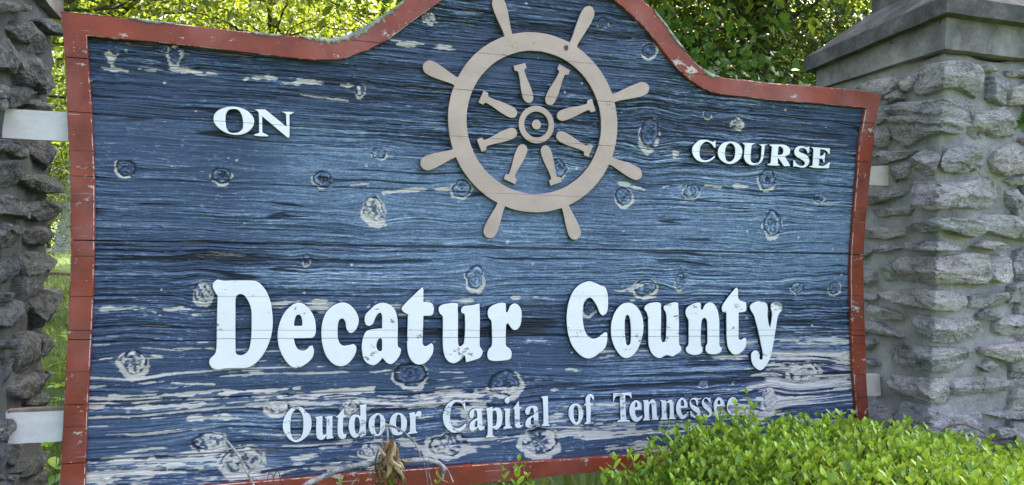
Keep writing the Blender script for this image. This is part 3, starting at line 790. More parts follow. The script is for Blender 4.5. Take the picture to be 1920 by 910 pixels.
WORN = [
 (H_, ["330,210 420,225 480,290 550,350 580,440 580,560 545,670 470,750 380,805 310,818 220,780 140,690 95,590 95,480 130,370 200,270 260,225", "320,255 375,270 420,340 440,440 440,570 430,660 390,740 330,775 270,760 235,690 220,580 230,430 250,330"]),
 (H_, ["635,385! 770,370! 770,620 780,680 810,690 835,660! 840,420! 805,385! 940,365! 940,600 945,720 965,745! 840,765! 835,700! 800,760 740,778 690,755 665,700 660,560 665,420!"]),
 (H_, ["1130,235! 1135,340! 1185,375! 1150,395! 1125,400! 1120,560 1130,680 1180,665! 1170,730 1130,765 1080,755 1040,710 1025,620 1035,400! 990,385! 1040,350"]),
 (I_, ["130,180! 250,170! 240,260 245,400 235,560 240,690! 140,740! 130,700! 80,740 30,740 -10,710 -45,630 -60,540 -45,440 -10,370 60,340 140,370! 140,240!", "80,385 115,410 130,480 130,580 110,650 80,670 55,640 45,560 45,460 60,400"]),
 (I_, ["440,320 510,345 555,410 570,480 560,570 530,650 480,700 420,718 360,700 310,640 285,560 285,470 310,400 370,345", "440,352 470,370 482,430 480,540 470,640 445,680 415,670 390,600 385,500 400,400"]),
 (I_, ["770,315 840,325 900,380 935,450 935,540 910,620 860,675 790,700 720,690 670,640 640,570 640,470 670,380 720,330", "800,345 825,370 835,450 835,560 820,630 790,650 765,600 750,500 755,420 770,365"]),
 (I_, ["965,320! 1070,305! 1080,350! 1110,300 1150,285 1185,310 1180,360 1150,392 1115,375 1085,390! 1085,500 1090,625! 1120,660! 945,685! 940,665! 985,640! 990,480 980,345!"]),
 (J_, ["340,175 400,190 440,180 455,165! 460,330! 440,330! 410,250 350,215 280,225 235,290 215,400 210,500 230,590 290,640 350,640 410,610 450,570 475,580! 450,640 390,690 310,715 240,710 160,650 110,570 90,470 100,370 140,280 200,215 270,180"]),
 (J_, ["525,440 530,380 580,330 650,315 710,330 730,380 735,480 740,580 775,615! 770,650 720,680 690,675 665,630! 620,670 570,690 530,660 525,600 550,540 620,490 650,480! 650,400 640,360 615,350 600,380 600,440 570,475 540,470", "610,590 630,520 650,520 655,580 640,620 615,620"]),
 (J_, ["780,325! 900,290! 905,330! 950,305 1010,310 1050,360 1065,450 1060,540 1030,620 970,665 905,640! 905,760! 940,770! 935,790! 800,795! 795,770! 820,755! 825,600 815,440 805,345!", "905,370! 940,350 965,380 975,450 970,540 950,600 905,605!"]),
 (J_, ["1080,320! 1190,320! 1185,480 1195,605! 1225,620! 1215,640! 1085,655! 1080,630! 1115,610! 1110,480 1110,360!", "1140,140 1170,160 1180,200 1160,235 1130,235 1105,205 1105,165"]),
 (J_, ["1335,195! 1340,290! 1385,300! 1375,320! 1350,325! 1350,480 1355,580 1380,595 1400,570! 1405,590 1370,625 1320,640 1280,620 1262,560 1265,420 1260,325! 1230,320! 1280,270 1310,220"]),
 (J_, ["1440,380 1450,320 1500,285 1570,270 1630,290 1650,350 1655,480 1660,570 1680,580! 1665,610 1630,620 1600,590! 1550,625 1500,635 1450,610 1440,560 1470,490 1540,440 1580,430! 1575,350 1560,310 1530,320 1515,370 1500,410 1465,420", "1530,560 1535,490 1560,460 1580,490 1575,560 1555,585"]),
 (J_, ["1695,125! 1800,115! 1810,130 1815,350 1820,570! 1845,595! 1840,605! 1715,610! 1705,595! 1735,570! 1735,350 1725,160!"]),
 (K_, ["290,325 360,340 415,410 445,510 430,600 395,680 330,730 270,720 210,660 170,570 162,490 180,400 230,345", "300,365 335,390 350,460 352,560 345,640 310,680 280,650 262,560 258,460 270,390"]),
 (K_, ["530,155! 590,145! 630,170 660,240! 620,255! 600,215! 580,195 575,250 575,315! 635,325! 630,350! 590,365! 585,500 580,670! 640,685! 635,710! 470,715! 465,695! 505,670! 500,500 490,370! 455,365! 455,345! 490,320! 485,240 500,200"]),
 (K_, ["1010,130! 1350,115! 1365,215! 1345,225! 1310,175 1240,170! 1240,300 1250,500 1260,630! 1330,650! 1330,670! 1085,680! 1085,660! 1150,630! 1140,420 1135,180! 1070,190 1040,230 1020,285! 1005,280!"]),
 (K_, ["1440,265 1500,285 1540,350 1555,425! 1545,445! 1425,450! 1430,530 1460,590 1490,590 1560,545! 1555,600 1490,660 1430,670 1370,630 1330,550 1315,450 1330,370 1370,300", "1425,405! 1420,350 1440,305 1460,320 1470,390!"]),
 (L_, ["-149,315! -54,310! -30,350! 20,300 70,310 105,380 115,500 120,630! 160,660! 150,685! 20,690! 20,665! 30,640! 25,500 20,400 0,370 -25,400 -30,500 -25,660! 0,690! -145,700! -140,675! -115,640! -125,500 -130,350!"]),
 (L_, ["170,315! 280,305! 300,350! 350,310 400,310 430,370 440,480 440,630! 480,655! 475,670! 350,675! 345,655! 365,630! 365,500 360,400 335,360 300,380 300,500 305,630! 330,665! 325,680! 195,685! 190,665! 215,630! 210,480 205,350!"]),
 (L_, ["590,265 640,285 690,350 705,430! 700,455! 580,465! 580,530 600,580 640,590 710,530! 715,560 680,630 620,670 570,665 520,610 490,530 482,450 500,370 540,300", "575,420! 570,350 590,310 620,320 640,400 630,425!"]),
 (L_, ["840,265 900,280 965,270! 950,295! 900,300! 895,420! 870,400! 850,320 800,300 760,330 790,390 860,430 920,470 940,540 925,610 880,650 820,645 770,630 755,640! 750,520! 775,520! 810,600 860,610 875,570 850,540 790,490 750,430 740,360 770,290"]),
 (L_, ["1060,260 1110,275 1135,260! 1140,370! 1110,355! 1070,290 1030,285 1010,320 1030,370 1090,420 1145,470 1165,540 1145,610 1090,640 1030,630 1000,615! 995,580! 1040,590 1090,605 1115,570 1090,530 1030,480 985,420 970,350 1000,290"]),
 (L_, ["1290,260 1340,275 1390,340 1405,410! 1400,425! 1260,435! 1250,510 1270,570 1300,590 1350,565! 1360,600 1300,610 1250,590 1210,530 1200,450 1200,370 1240,290", "1270,390! 1275,330 1300,310 1320,340 1320,390!"]),
 (L_, ["1550,255 1610,275 1650,340 1655,390! 1560,410! 1480,415 1470,480 1500,520 1560,540 1640,530! 1655,560 1600,600 1540,600 1480,560 1450,490 1450,400 1480,310", "1540,370! 1545,310 1570,310 1580,360!"]),
]
M_SIDE = mat_mottle('navy_edge_paint', [(0.3, (0.010, 0.016, 0.030)), (0.7, (0.035, 0.055, 0.095))], 40, 0.002)
M_TAN_SIDE = mat_mottle('dark_tan_edge', [(0.3, (0.05, 0.042, 0.04)), (0.7, (0.13, 0.105, 0.09))], 40, 0.002)  # darker brown for the wheel's side faces
def sides(o, m):
    o.data.materials.append(m)
    for f in o.data.polygons:
        if abs(f.normal.y) < 0.5: f.material_index = 1
    return o
for grp, mat, yl in ((BIG, M_WHITE, -0.0140), (SMALL, M_WHITE, -0.0135), (WORN, M_WHITE_WORN, -0.009)):
    for sub, loops in grp:
        lp = [px_loop(parse(s), yl, 4, sub) for s in loops]
        me = flat_solid(lp, yl, 0.0165 if grp is not WORN else 0.012, 0.0010)
        cut_cracks(me, CRACKS)
        sides(link_mesh('letter', me, mat, sign), M_SIDE)

# ---- ship's wheel
WC = onY(1004.5, 230.5, Y_LETTER)[[0, 2]]
K1 = CAM_D - 0.01
R_OUT, R_IN = 0.1221 * K1, 0.0969 * K1
def circ(c, r, n=72, jit=0.0):
    return [np.array([c[0] + (r + jit * (random.random() - .5)) * math.cos(2 * math.pi * i / n), c[1] + (r + jit * (random.random() - .5)) * math.sin(2 * math.pi * i / n)]) for i in range(n)]
wheel = link_mesh('ship_wheel', cut_cracks(flat_solid([circ(WC, R_OUT, 120, .0008), circ(WC, R_IN, 120, .0008)], -0.0140, 0.0160, 0.001), CRACKS), M_TAN, sign, label="tan ship's wheel rim")
HC = onY(1006, 234, Y_LETTER)[[0, 2]]
link_mesh('hub_ring', cut_cracks(flat_solid([circ(HC, 0.0256 * K1, 48), circ(HC, 0.0175 * K1, 48)], -0.0140, 0.0160, 0.001), CRACKS), M_TAN, wheel)
link_mesh('hub_pin', flat_solid([circ(HC, 0.0067 * K1, 28)], -0.0140, 0.0160, 0.001), M_TAN, wheel)
def along(c, tip, prof):
    """prof: (distance fraction 0..1 from c to tip, half width) -> closed outline"""
    d = tip - c; L = np.linalg.norm(d); d = d / L; n = np.array([-d[1], d[0]])
    left = [c + d * (t * L) + n * w for t, w in prof]
    right = [c + d * (t * L) - n * w for t, w in reversed(prof)]
    return left + right
for tx, ty in ((931, -6), (1109, 13), (794, 121), (1217, 163), (789, 311), (1203, 331), (914, 446), (1082, 449)):
    tip = onY(tx, ty, Y_LETTER)[[0, 2]]
    d = tip - WC; L = np.linalg.norm(d); u = d / L
    base = WC + u * (R_OUT - 0.004)
    pr = [(0.0, 0.0125), (0.15, 0.0125), (0.4, 0.0165), (0.62, 0.0195), (0.80, 0.0200), (0.90, 0.0175), (0.965, 0.0115), (1.0, 0.004)]
    o = catmull(along(base, tip, pr), [True] + [False] * 14 + [True], 4)
    link_mesh('handle', cut_cracks(flat_solid([o], -0.0138, 0.0158, 0.001), CRACKS), M_TAN, wheel)
SO = (890, 110, 0.2637)
for (ax, ay), (bx, by) in (((392, 314), (318, 42)), ((522, 327), (642, 62)), ((588, 418), (848, 330)), ((584, 538), (826, 662)), ((494, 620), (580, 892)), ((354, 614), (246, 876)), ((299, 518), (32, 620)), ((299, 402), (45, 270))):
    a = onY(SO[0] + ax * SO[2], SO[1] + ay * SO[2], Y_LETTER)[[0, 2]]
    b = onY(SO[0] + bx * SO[2], SO[1] + by * SO[2], Y_LETTER)[[0, 2]]
    pr = [(0.0, 0.004), (0.035, 0.0105), (0.11, 0.0150), (0.25, 0.0160), (0.45, 0.0140), (0.62, 0.0110), (0.78, 0.0095), (0.84, 0.0100), (0.87, 0.0185), (1.0, 0.0185)]
    cor = [False] * 7 + [True, True, True]
    o = catmull(along(a, b, pr), cor + cor[::-1], 4)
    link_mesh('spoke', cut_cracks(flat_solid([o], -0.0136, 0.0156, 0.001), CRACKS), M_TAN, wheel)

kc = onY(1062, 90, -0.0140)[[0, 2]]
krs = random.Random(4)
link_mesh('knot', flat_solid([[kc + np.array([math.cos(a) * .0075, math.sin(a) * .0095]) * krs.uniform(.75, 1.15) for a in np.linspace(0, 2 * math.pi, 14, endpoint=False)]], -0.0148, 0.004, 0.0005), M_BARK, wheel)
for o in [wheel] + list(wheel.children):
    if o.name.split('.')[0] != 'knot': sides(o, M_TAN_SIDE)
# ---- white support bars that run into the pillars
def rough_box(c8, n=(6, 6, 6), amp=0.002, fr=30.0):
    """c8: corners [x][y][z] order 000,100,010,110,001,101,011,111 -> subdivided, slightly uneven hexahedron"""
    c8 = np.array(c8, float).reshape(2, 2, 2, 3)   # z,y,x
    V, F, key = [], [], {}
    nx, ny, nz = n
    def P(i, j, k):
        kk = (i, j, k)
        if kk in key: return key[kk]
        a, b, c = i / nx, j / ny, k / nz
        p = 0
        for zz in (0, 1):
            for yy in (0, 1):
                for xx in (0, 1):
                    w = (a if xx else 1 - a) * (b if yy else 1 - b) * (c if zz else 1 - c)
                    p = p + w * c8[zz, yy, xx]
        d = mnoise.noise_vector(Vector(p) * fr)
        d2 = mnoise.noise_vector(Vector(p) * fr * 0.23)
        p = p + amp * np.array(d) + amp * 1.2 * np.array(d2)
        key[kk] = len(V); V.append(p)
        return key[kk]
    for i in range(nx):
        for k in range(nz):
            F.append((P(i, 0, k), P(i + 1, 0, k), P(i + 1, 0, k + 1), P(i, 0, k + 1)))
            F.append((P(i + 1, ny, k), P(i, ny, k), P(i, ny, k + 1), P(i + 1, ny, k + 1)))
    for j in range(ny):
        for k in range(nz):
            F.append((P(0, j + 1, k), P(0, j, k), P(0, j, k + 1), P(0, j + 1, k + 1)))
            F.append((P(nx, j, k), P(nx, j + 1, k), P(nx, j + 1, k + 1), P(nx, j, k + 1)))
    for i in range(nx):
        for j in range(ny):
            F.append((P(i, j + 1, 0), P(i + 1, j + 1, 0), P(i + 1, j, 0), P(i, j, 0)))
            F.append((P(i, j, nz), P(i + 1, j, nz), P(i + 1, j + 1, nz), P(i, j + 1, nz)))
    return V, F
def box8(x0, x1, y0, y1, z0, z1):
    return [(x0, y0, z0), (x1, y0, z0), (x0, y1, z0), (x1, y1, z0), (x0, y0, z1), (x1, y0, z1), (x0, y1, z1), (x1, y1, z1)]
def bar(quad, ext):
    yb = 0.014
    a, b, c, d = [onY(x, y, yb) for x, y in quad]   # tl, tr, br, bl
    if ext > 0: b = b + (b - a) / np.linalg.norm(b - a) * ext; c = c + (c - d) / np.linalg.norm(c - d) * ext
    else: a = a + (a - b) / np.linalg.norm(a - b) * -ext; d = d + (d - c) / np.linalg.norm(d - c) * -ext
    yv = np.array([0, 0.024, 0])
    return [d, c, d + yv, c + yv, a, b, a + yv, b + yv]
for q, ext in ((((3, 204), (129, 210), (129, 265.5), (1, 259)), 0.03), (((6, 775), (119, 770), (118, 827), (15, 833)), 0.03), (((1632, 311.5), (1671, 310), (1672.5, 349), (1631, 347)), -0.03), (((1627, 703), (1671, 702), (1670, 742), (1628, 743)), -0.03)):
    V, F = rough_box(bar(q, ext), (10, 2, 6), 0.0008, 60)
    o = link_mesh('support_bar', pd_mesh('support_bar', V, F, False), M_BAR_CREAM if q[0][0] > 1000 else M_BAR, sign)
    V = np.array(V)
    if q[0][1] > 700 and q[0][0] < 100:
        tp = [(v) for v in bar(((14, 770), (119, 765.5), (119, 769.5), (14, 775)), 0.02)]
        V2, F2 = rough_box(tp, (10, 2, 2), 0.0012, 60)
        link_mesh('bare_edge', pd_mesh('bare_edge', V2, F2, False), M_BARE, o)

# ------------------------------------------------------------------ stone pillars
XR, XL, YF = 1.992, -0.592, -0.190
P1 = (1600, 100, 320 / 1456); P2 = (1600, 280, 320 / 1456); P3 = (1600, 460, 320 / 1456); P4 = (1600, 640, 320 / 1213)
Q1 = (0, 0, 150 / 593); Q2 = (0, 220, 150 / 593); Q3 = (0, 440, 150 / 593); Q4 = (0, 660, 150 / 546)
RST = [
 (P1, "735,90 860,75 1000,100 1045,170 1035,300 1020,375 960,345 870,290 770,300 620,350 540,330 560,230 600,150 680,100"), (P1, "1040,105 1130,90 1215,105 1200,150 1110,158 1050,135"),
 (P1, "1130,205 1200,190 1240,280 1250,380 1245,450 1150,420 1110,380 1125,280"), (P1, "1290,150 1456,130 1600,140 1600,200 1400,205 1300,185"), (P1, "1310,310 1456,240 1620,240 1640,430 1456,430 1300,445"),
 (P1, "310,480 420,420 600,420 800,395 1000,405 985,520 940,620 870,640 880,690 720,680 600,720 500,790 420,780 370,720 340,620 300,560"), (P1, "990,590 1000,500 1120,490 1250,500 1300,560 1335,620 1330,700 1200,705 1050,740 950,680"),
 (P1, "170,440 290,420 310,480 290,560 200,610 150,560"), (P1, "150,650 290,625 345,700 310,760 260,800 150,820"), (P1, "30,290 200,230 350,200 420,230 330,330 260,385 120,400"), (P1, "340,370 440,315 440,380 330,430"), (P1, "430,260 520,190 560,240 500,320 450,300"),
 (P2, "1140,60 1190,10 1280,-40 1400,-60 1620,-50 1640,190 1456,200 1250,225 1170,190 1130,120"), (P2, "120,80 280,15 430,20 560,0 480,70 380,100 260,130 120,130"), (P2, "620,5 700,20 740,60 735,120 700,210 600,235 515,220 530,120 560,50"),
 (P2, "765,60 800,-10 950,-40 1010,40 1050,130 1010,180 850,205 760,190 745,130"), (P2, "345,150 500,105 520,140 465,230 360,290 330,200"), (P2, "550,275 800,290 1000,265 1150,205 1200,240 1210,380 1170,490 1050,510 870,490 680,520 600,490 570,380"),
 (P2, "1280,270 1350,235 1456,220 1600,230 1600,290 1456,300 1330,305"), (P2, "1310,350 1380,350 1440,430 1430,530 1370,540 1320,490"), (P2, "100,400 230,370 350,345 470,360 450,395 340,430 250,470 100,465"), (P2, "190,520 300,510 420,500 500,470 520,520 490,570 400,560 270,580 200,570"),
 (P2, "460,680 540,640 700,590 930,590 1020,620 1045,690 970,750 870,735 760,690 620,710 530,690"), (P2, "1090,600 1130,555 1300,560 1456,590 1620,620 1640,770 1456,765 1320,760 1180,720 1080,680"), (P2, "80,700 200,670 330,680 440,700 430,740 300,770 180,760 80,750"),
 (P2, "425,800 600,785 760,785 870,840 860,860 640,865 500,860"), (P2, "1010,820 1080,780 1220,800 1280,840 1180,865 1030,845"), (P2, "60,830 180,840 195,880 110,930 60,930"), (P2, "200,850 330,820 420,840 330,880 210,900"),
 (P3, "400,170 420,115 600,95 730,105 940,65 1110,80 1135,240 1090,330 960,330 880,320 740,330 600,320 410,300 430,240"), (P3, "1155,100 1260,75 1300,130 1310,270 1240,320 1150,300 1145,220"), (P3, "1340,150 1390,50 1456,30 1620,30 1620,260 1456,255 1340,245"),
 (P3, "270,150 350,120 370,180 355,300 280,305"), (P3, "60,200 210,235 215,300 160,350 60,330"), (P3, "230,410 440,380 640,385 860,385 930,430 950,500 900,565 770,560 600,530 450,500 300,450"), (P3, "970,430 1100,420 1270,405 1280,440 1240,520 1100,525 970,535"),
 (P3, "1310,350 1400,315 1620,320 1620,465 1456,465 1300,490"), (P3, "140,510 260,530 420,580 430,640 330,640 230,620 150,560"), (P3, "60,650 220,655 330,715 440,780 380,780 260,760 60,740"), (P3, "480,570 620,600 740,630 940,620 1060,670 1100,740 1080,790 900,830 760,830 640,790 560,700"),
 (P3, "1030,600 1090,550 1200,580 1220,610 1130,640 1040,630"), (P3, "1180,640 1250,600 1456,595 1620,600 1620,770 1456,760 1250,765 1170,740"), (P3, "70,820 180,810 220,840 160,880 70,880"), (P3, "65,440 150,420 230,430 220,465 100,475"), (P3, "1370,545 1456,535 1560,550 1550,585 1390,580"),
 (P4, "275,60 330,15 420,40 560,45 790,60 795,130 700,225 600,215 480,200 340,150 290,130"), (P4, "870,50 1000,20 1213,10 1350,20 1350,175 1213,170 1050,145 960,110 880,90"), (P4, "870,180 930,140 975,165 975,210 900,215"), (P4, "305,290 330,245 450,260 640,265 680,400 670,450 580,450 460,400 340,365"),
 (P4, "690,330 730,270 900,255 1080,280 1213,250 1360,250 1360,350 1213,350 1000,355 850,375 700,390"), (P4, "330,600 360,510 400,430 520,470 640,520 900,515 930,620 970,700 960,770 800,775 660,760 540,710 320,690"), (P4, "930,520 1030,490 1110,500 1213,480 1360,470 1360,550 1150,550 1010,540"),
 (P4, "970,620 1080,610 1080,670 980,675"), (P4, "110,440 250,460 300,520 300,620 230,635 110,590"), (P4, "1140,420 1213,410 1360,415 1360,450 1150,455"), (P4, "975,720 1090,700 1213,690 1360,700 1360,770 1100,775 980,770"), (P4, "1000,800 1213,790 1360,800 1360,860 1020,860"), (P4, "95,130 180,140 200,170 140,180 95,170"),
 (P4, "340,790 520,780 640,800 900,810 880,900 600,890 360,880"), (P4, "900,890 1200,880 1360,900 1360,980 950,980"), (P4, "150,720 290,700 300,790 180,800"), (P4, "320,920 560,910 700,930 880,925 860,1010 500,1020 330,1000"),
]
LST = [
 (Q1, "90,230 120,165 190,165 230,230 240,290 210,320 130,290"), (Q1, "240,270 290,235 335,280 330,350 310,400 230,370"), (Q1, "270,160 330,140 395,190 380,250 310,220"), (Q1, "-80,290 30,280 90,300 135,370 120,460 100,540 20,490 -80,470"), (Q1, "150,400 220,380 280,430 340,520 340,580 270,620 200,560 160,480"),
 (Q1, "125,530 180,570 200,640 150,630"), (Q1, "30,660 100,650 170,690 160,760 60,790"), (Q1, "-60,640 30,650 40,740 -60,800"), (Q1, "200,770 260,745 350,780 380,830 220,830"), (Q1, "290,640 350,560 380,600 350,680 300,690"), (Q1, "-80,20 90,20 160,60 100,70 -80,80"),
 (Q2, "-60,170 90,180 110,220 40,250 -60,240"), (Q2, "90,270 120,200 155,260 150,310"), (Q2, "250,200 340,185 375,260 385,340 350,385 280,330 240,260"), (Q2, "-60,330 60,340 150,400 160,470 90,520 -60,510"), (Q2, "165,470 200,420 300,430 375,470 370,555 280,550 200,510"), (Q2, "-60,600 60,590 130,640 200,690 160,740 70,720 -60,700"),
 (Q2, "190,650 300,625 390,660 370,750 270,760 210,720"), (Q2, "-60,800 60,800 190,840 190,930 60,960 -60,940"), (Q2, "200,850 290,820 350,860 375,905 330,940 210,935"),
 (Q3, "165,160 250,145 350,170 368,260 350,330 260,370 150,420 160,300"), (Q3, "-60,170 70,180 60,280 20,350 -60,350"), (Q3, "250,500 330,430 395,415 385,530 350,640 290,670 250,570"), (Q3, "-60,510 60,500 150,500 185,600 120,660 20,680 -60,660"), (Q3, "150,750 240,730 265,780 250,860 240,960 150,1010 120,900"), (Q3, "270,750 350,720 350,800 320,890 270,900"),
 (Q3, "-60,790 70,780 60,830 -60,860"), (Q3, "-60,440 30,430 40,490 -60,500"),
 (Q4, "-60,60 60,60 90,100 50,200 0,260 -60,250"), (Q4, "95,230 150,180 270,140 340,150 330,220 250,260 190,290 130,310 90,280"), (Q4, "190,320 280,280 320,330 310,360 190,360"), (Q4, "-60,480 20,470 55,520 50,600 -60,610"), (Q4, "20,640 150,640 165,720 100,780 50,750"), (Q4, "110,820 200,720 320,690 310,740 220,810 130,850"),
 (Q4, "-60,630 10,640 40,720 10,800 -60,810"), (Q4, "150,900 260,830 300,800 320,900 300,960 160,960"), (Q4, "-60,840 80,850 120,900 60,960 -60,960"), (Q4, "-60,1000 100,990 280,990 300,1090 -60,1100"), (Q4, "-60,1130 120,1120 310,1130 300,1230 -60,1240"),
]
def unfold_right(px, py):
    p = onX(px, py, XR - 0.012)
    if p[1] >= YF - 0.012: return np.array([-(p[1] - (YF - 0.012)), p[2]])
    p = onY(px, py, YF - 0.012)
    return np.array([p[0] - (XR - 0.012), p[2]])
def fold_right(s, z, h):
    w = max(0.0, 1 - abs(s) / 0.05)
    if s >= 0: return np.array([XR + s - h * w, YF - h, z])
    return np.array([XR - h, YF - s - h * w, z])
def unfold_left(px, py):
    p = onX(px, py, XL + 0.012)
    return np.array([p[1], p[2]])
def fold_left(s, z, h):
    return np.array([XL + h, s, z])
def stone_mesh(poly, fold, seed, thick, flip=False, nb=56, nr=8):
    poly = np.array(poly)
    c = poly.mean(0)
    per = np.vstack([poly, poly[:1]])
    L = np.r_[0, np.cumsum(np.hypot(*np.diff(per, axis=0).T))]
    tt = np.linspace(0, L[-1], nb, endpoint=False)
    B = np.stack([np.interp(tt, L, per[:, 0]), np.interp(tt, L, per[:, 1])], -1)
    rs = random.Random(seed)
    V, F = [], []
    ext = poly.max(0) - poly.min(0)
    planes = [(rs.uniform(-.55, .55) * min(1, .09 / ext[0]), rs.uniform(-.75, .75) * min(1, .07 / ext[1]), rs.uniform(0, 0.30) * thick) for _ in range(5)]
    tx, tz = rs.uniform(-.08, .08), rs.uniform(-.05, .2)
    size = math.sqrt(abs(0.5 * np.sum(poly[:, 0] * np.roll(poly[:, 1], -1) - np.roll(poly[:, 0], -1) * poly[:, 1])))
    FR = [1.10, 1.05, 1.035, 1.005, 0.93, 0.84, 0.75, 0.66, 0.56, 0.46, 0.36, 0.26, 0.16, 0.07]
    HH = [-0.020, -0.002, 0.62, 0.95] + [1.0] * 10
    nr = len(FR)
    led = rs.uniform(28, 60)
    dip = rs.uniform(-.45, .45)
    lamp = rs.uniform(0.002, 0.008)
    for r in range(nr):
        f, hh = FR[r], HH[r]
        for b in B:
            q = c + (b - c) * f
            if r >= 1:
                nv = mnoise.noise_vector(Vector((q[0] * 60 + seed, q[1] * 60, seed * 3.1)))
                q = q + np.array((nv.x, nv.y)) * 0.005
            h = hh
            if r > 1:
                v = Vector((q[0] * 24 + seed * 1.7, q[1] * 30, seed * 0.37))
                fr = mnoise.fractal(v, 0.75, 2.1, 6) * 0.0045
                w_ = mnoise.noise(Vector((q[0] * 17 + seed, q[1] * 17, 3.3))) * 0.9 + mnoise.noise(Vector((q[0] * 60 + seed, q[1] * 60, 1.3))) * 0.35
                L_ = math.floor((q[1] + dip * q[0]) * led + w_)
                ledge = mnoise.cell(Vector((L_ * 1.0 + 0.5, seed * 7.7, 0.5))) * lamp
                facet = min(a0 * (q[0] - c[0]) + b0 * (q[1] - c[1]) + o0 for a0, b0, o0 in planes) + 0.25 * thick
                h = thick * hh + (fr + ledge + facet) * min(1, hh) + (q[0] - c[0]) * tx * .5 + (q[1] - c[1]) * tz * .5
            V.append(fold(q[0], q[1], h))
    for r in range(nr - 1):
        for k in range(nb):
            k2 = (k + 1) % nb
            F.append((r * nb + k, r * nb + k2, (r + 1) * nb + k2, (r + 1) * nb + k))
    cm = np.mean(V[-nb:], axis=0)
    V.append(cm)
    for k in range(nb):
        F.append(((nr - 1) * nb + k, (nr - 1) * nb + (k + 1) % nb, len(V) - 1))
    me = pd_mesh('stone', V, F, False)
    bm = bmesh.new(); bm.from_mesh(me)
    bmesh.ops.recalc_face_normals(bm, faces=bm.faces)
    # outward check
    cen = Vector(np.mean(V, axis=0))
    s = sum((f.normal.dot(f.calc_center_median() - cen)) for f in bm.faces)
    if s < 0: bmesh.ops.reverse_faces(bm, faces=bm.faces)
    bm.to_mesh(me); bm.free()
    return me, cen
def pillar(label, x0, x1, y0, y1, mort, capz, stones, unfold, fold, smat, group):
    p = empty('stone_pillar', ((x0 + x1) / 2, (y0 + y1) / 2, 0), label, 'pillar', group)
    V, F = rough_box(box8(x0, x1, y0, y1, -0.08, 1.97), (40, 40, 130), 0.010, 14)
    link_mesh('mortar_core', pd_mesh('mortar_core', V, F), mort, p)
    for i, (sub, s) in enumerate(stones):
        pts, _ = parse(s)
        poly = np.array([unfold(sub[0] + x * sub[2], sub[1] + y * sub[2]) for x, y in pts])
        if x0 < 0: poly = poly.mean(0) + (poly - poly.mean(0)) * 1.10
        me, cen = stone_mesh(poly, fold, i * 1.37 + x0 * 5, random.Random(i).uniform(0.020, 0.032))
        link_mesh('stone', me, smat, p, origin=cen)
    return p
def fill_stones(p, sa, sb, fold, mat, seed, zb=0.02):
    rs = random.Random(seed)
    z = zb
    while z < 1.90:
        hgt = rs.uniform(0.055, 0.105)
        if z + hgt > 1.93: break
        x = sa + rs.uniform(0, .03)
        while x < sb - 0.05:
            w = min(rs.uniform(0.08, 0.24), sb - x)
            dz = rs.uniform(-.008, .008)
            j = lambda: rs.uniform(-.009, .009)
            q = [(x + j(), z + dz + j()), (x + w * .4, z + dz - .003 + j()), (x + w + j(), z + dz + j()), (x + w + j() * .5, z + hgt * .5 + dz), (x + w + j(), z + hgt + dz + j()), (x + w * .5, z + hgt + dz + j()), (x + j(), z + hgt + dz + j()), (x + j() * .5, z + hgt * .5 + dz)]
            me, cen = stone_mesh(q, fold, rs.uniform(5, 900), rs.uniform(0.018, 0.032), nb=30)
            link_mesh('stone', me, mat, p, origin=cen)
            x += w + rs.uniform(0.018, 0.032)
        z += hgt + rs.uniform(0.020, 0.034)
def cap(p, x0, x1, y0, y1, flat):
    # lower course, slab with sloped top, upper block; the cap leans back a little
    def zt(y, zf, zb): 
        return zf + (zb - zf) * (y - y0) / (y1 - y0)
    def tier(o, zf, zb, hgt, top_in=0.0, top_h=0.0, n=(14, 14, 4), amp=.0016):
        c = box8(x0 - o, x1 + o, y0 - o, y1 + o, 0, 0)
        b = [(x, y, zt(y, zf, zb)) for x, y, z in c[:4]]
        t = [(x, y, z + hgt) for x, y, z in b]
        return rough_box(b + t, n, amp, 22)
    V, F = tier(0.028, 1.976, 1.947, 0.105)
    link_mesh('cap_course', pd_mesh('cap_course', V, F, False), M_CAP, p)
    V, F = tier(0.062, 2.070, 2.018, 0.052)
    sl_ = link_mesh('cap_slab', pd_mesh('cap_slab', V, F, False), M_CAP_DARK, p)
    o, ins, hh = 0.060, 0.150, 0.125
    c = box8(x0 - o, x1 + o, y0 - o, y1 + o, 0, 0)[:4]
    b = [(x, y, zt(y, 2.070, 2.018) + 0.0515) for x, y, z in c]
    c2 = box8(x0 - o + ins, x1 + o - ins, y0 - o + ins, y1 + o - ins, 0, 0)[:4]
    t = [(x, y, zt(y, 2.070, 2.018) + 0.0515 + hh) for x, y, z in c2]
    V, F = rough_box(b + t, (14, 14, 8), 0.0022, 22)
    link_mesh('cap_slope', pd_mesh('cap_slope', V, F, False), M_CAP_DARK, sl_)
    b2 = [(x, y, zt(y, 2.070, 2.018) + 0.0515 + hh - 0.002) for x, y, z in box8(x0 - o + ins + .01, x1 + o - ins - .01, y0 - o + ins + .01, y1 + o - ins - .01, 0, 0)[:4]]
    t2 = [(x, y, z + 0.28) for x, y, z in b2]
    V, F = rough_box(b2 + t2, (8, 8, 6), 0.0016, 22)
    link_mesh('cap_block', pd_mesh('cap_block', V, F, False), M_CAP_DARK, p)
pr_ = pillar('pale stone pillar with split grey stones at the right end of the sign', XR, XR + 0.56, YF, 0.375, M_MORTAR, 0, RST, unfold_right, fold_right, M_STONE, 'stone pillars holding the sign')
cap(pr_, XR, XR + 0.56, YF, 0.335, 0)
pl_ = pillar('stone pillar coloured darker for shade, cut by the left edge, beside the ON side of the sign', XL - 0.56, XL, YF, 0.385, M_MORTAR_SHADED, 0, LST, unfold_left, fold_left, M_STONE_SHADED, 'stone pillars holding the sign')
cap(pl_, XL - 0.56, XL, YF, 0.375, 0)

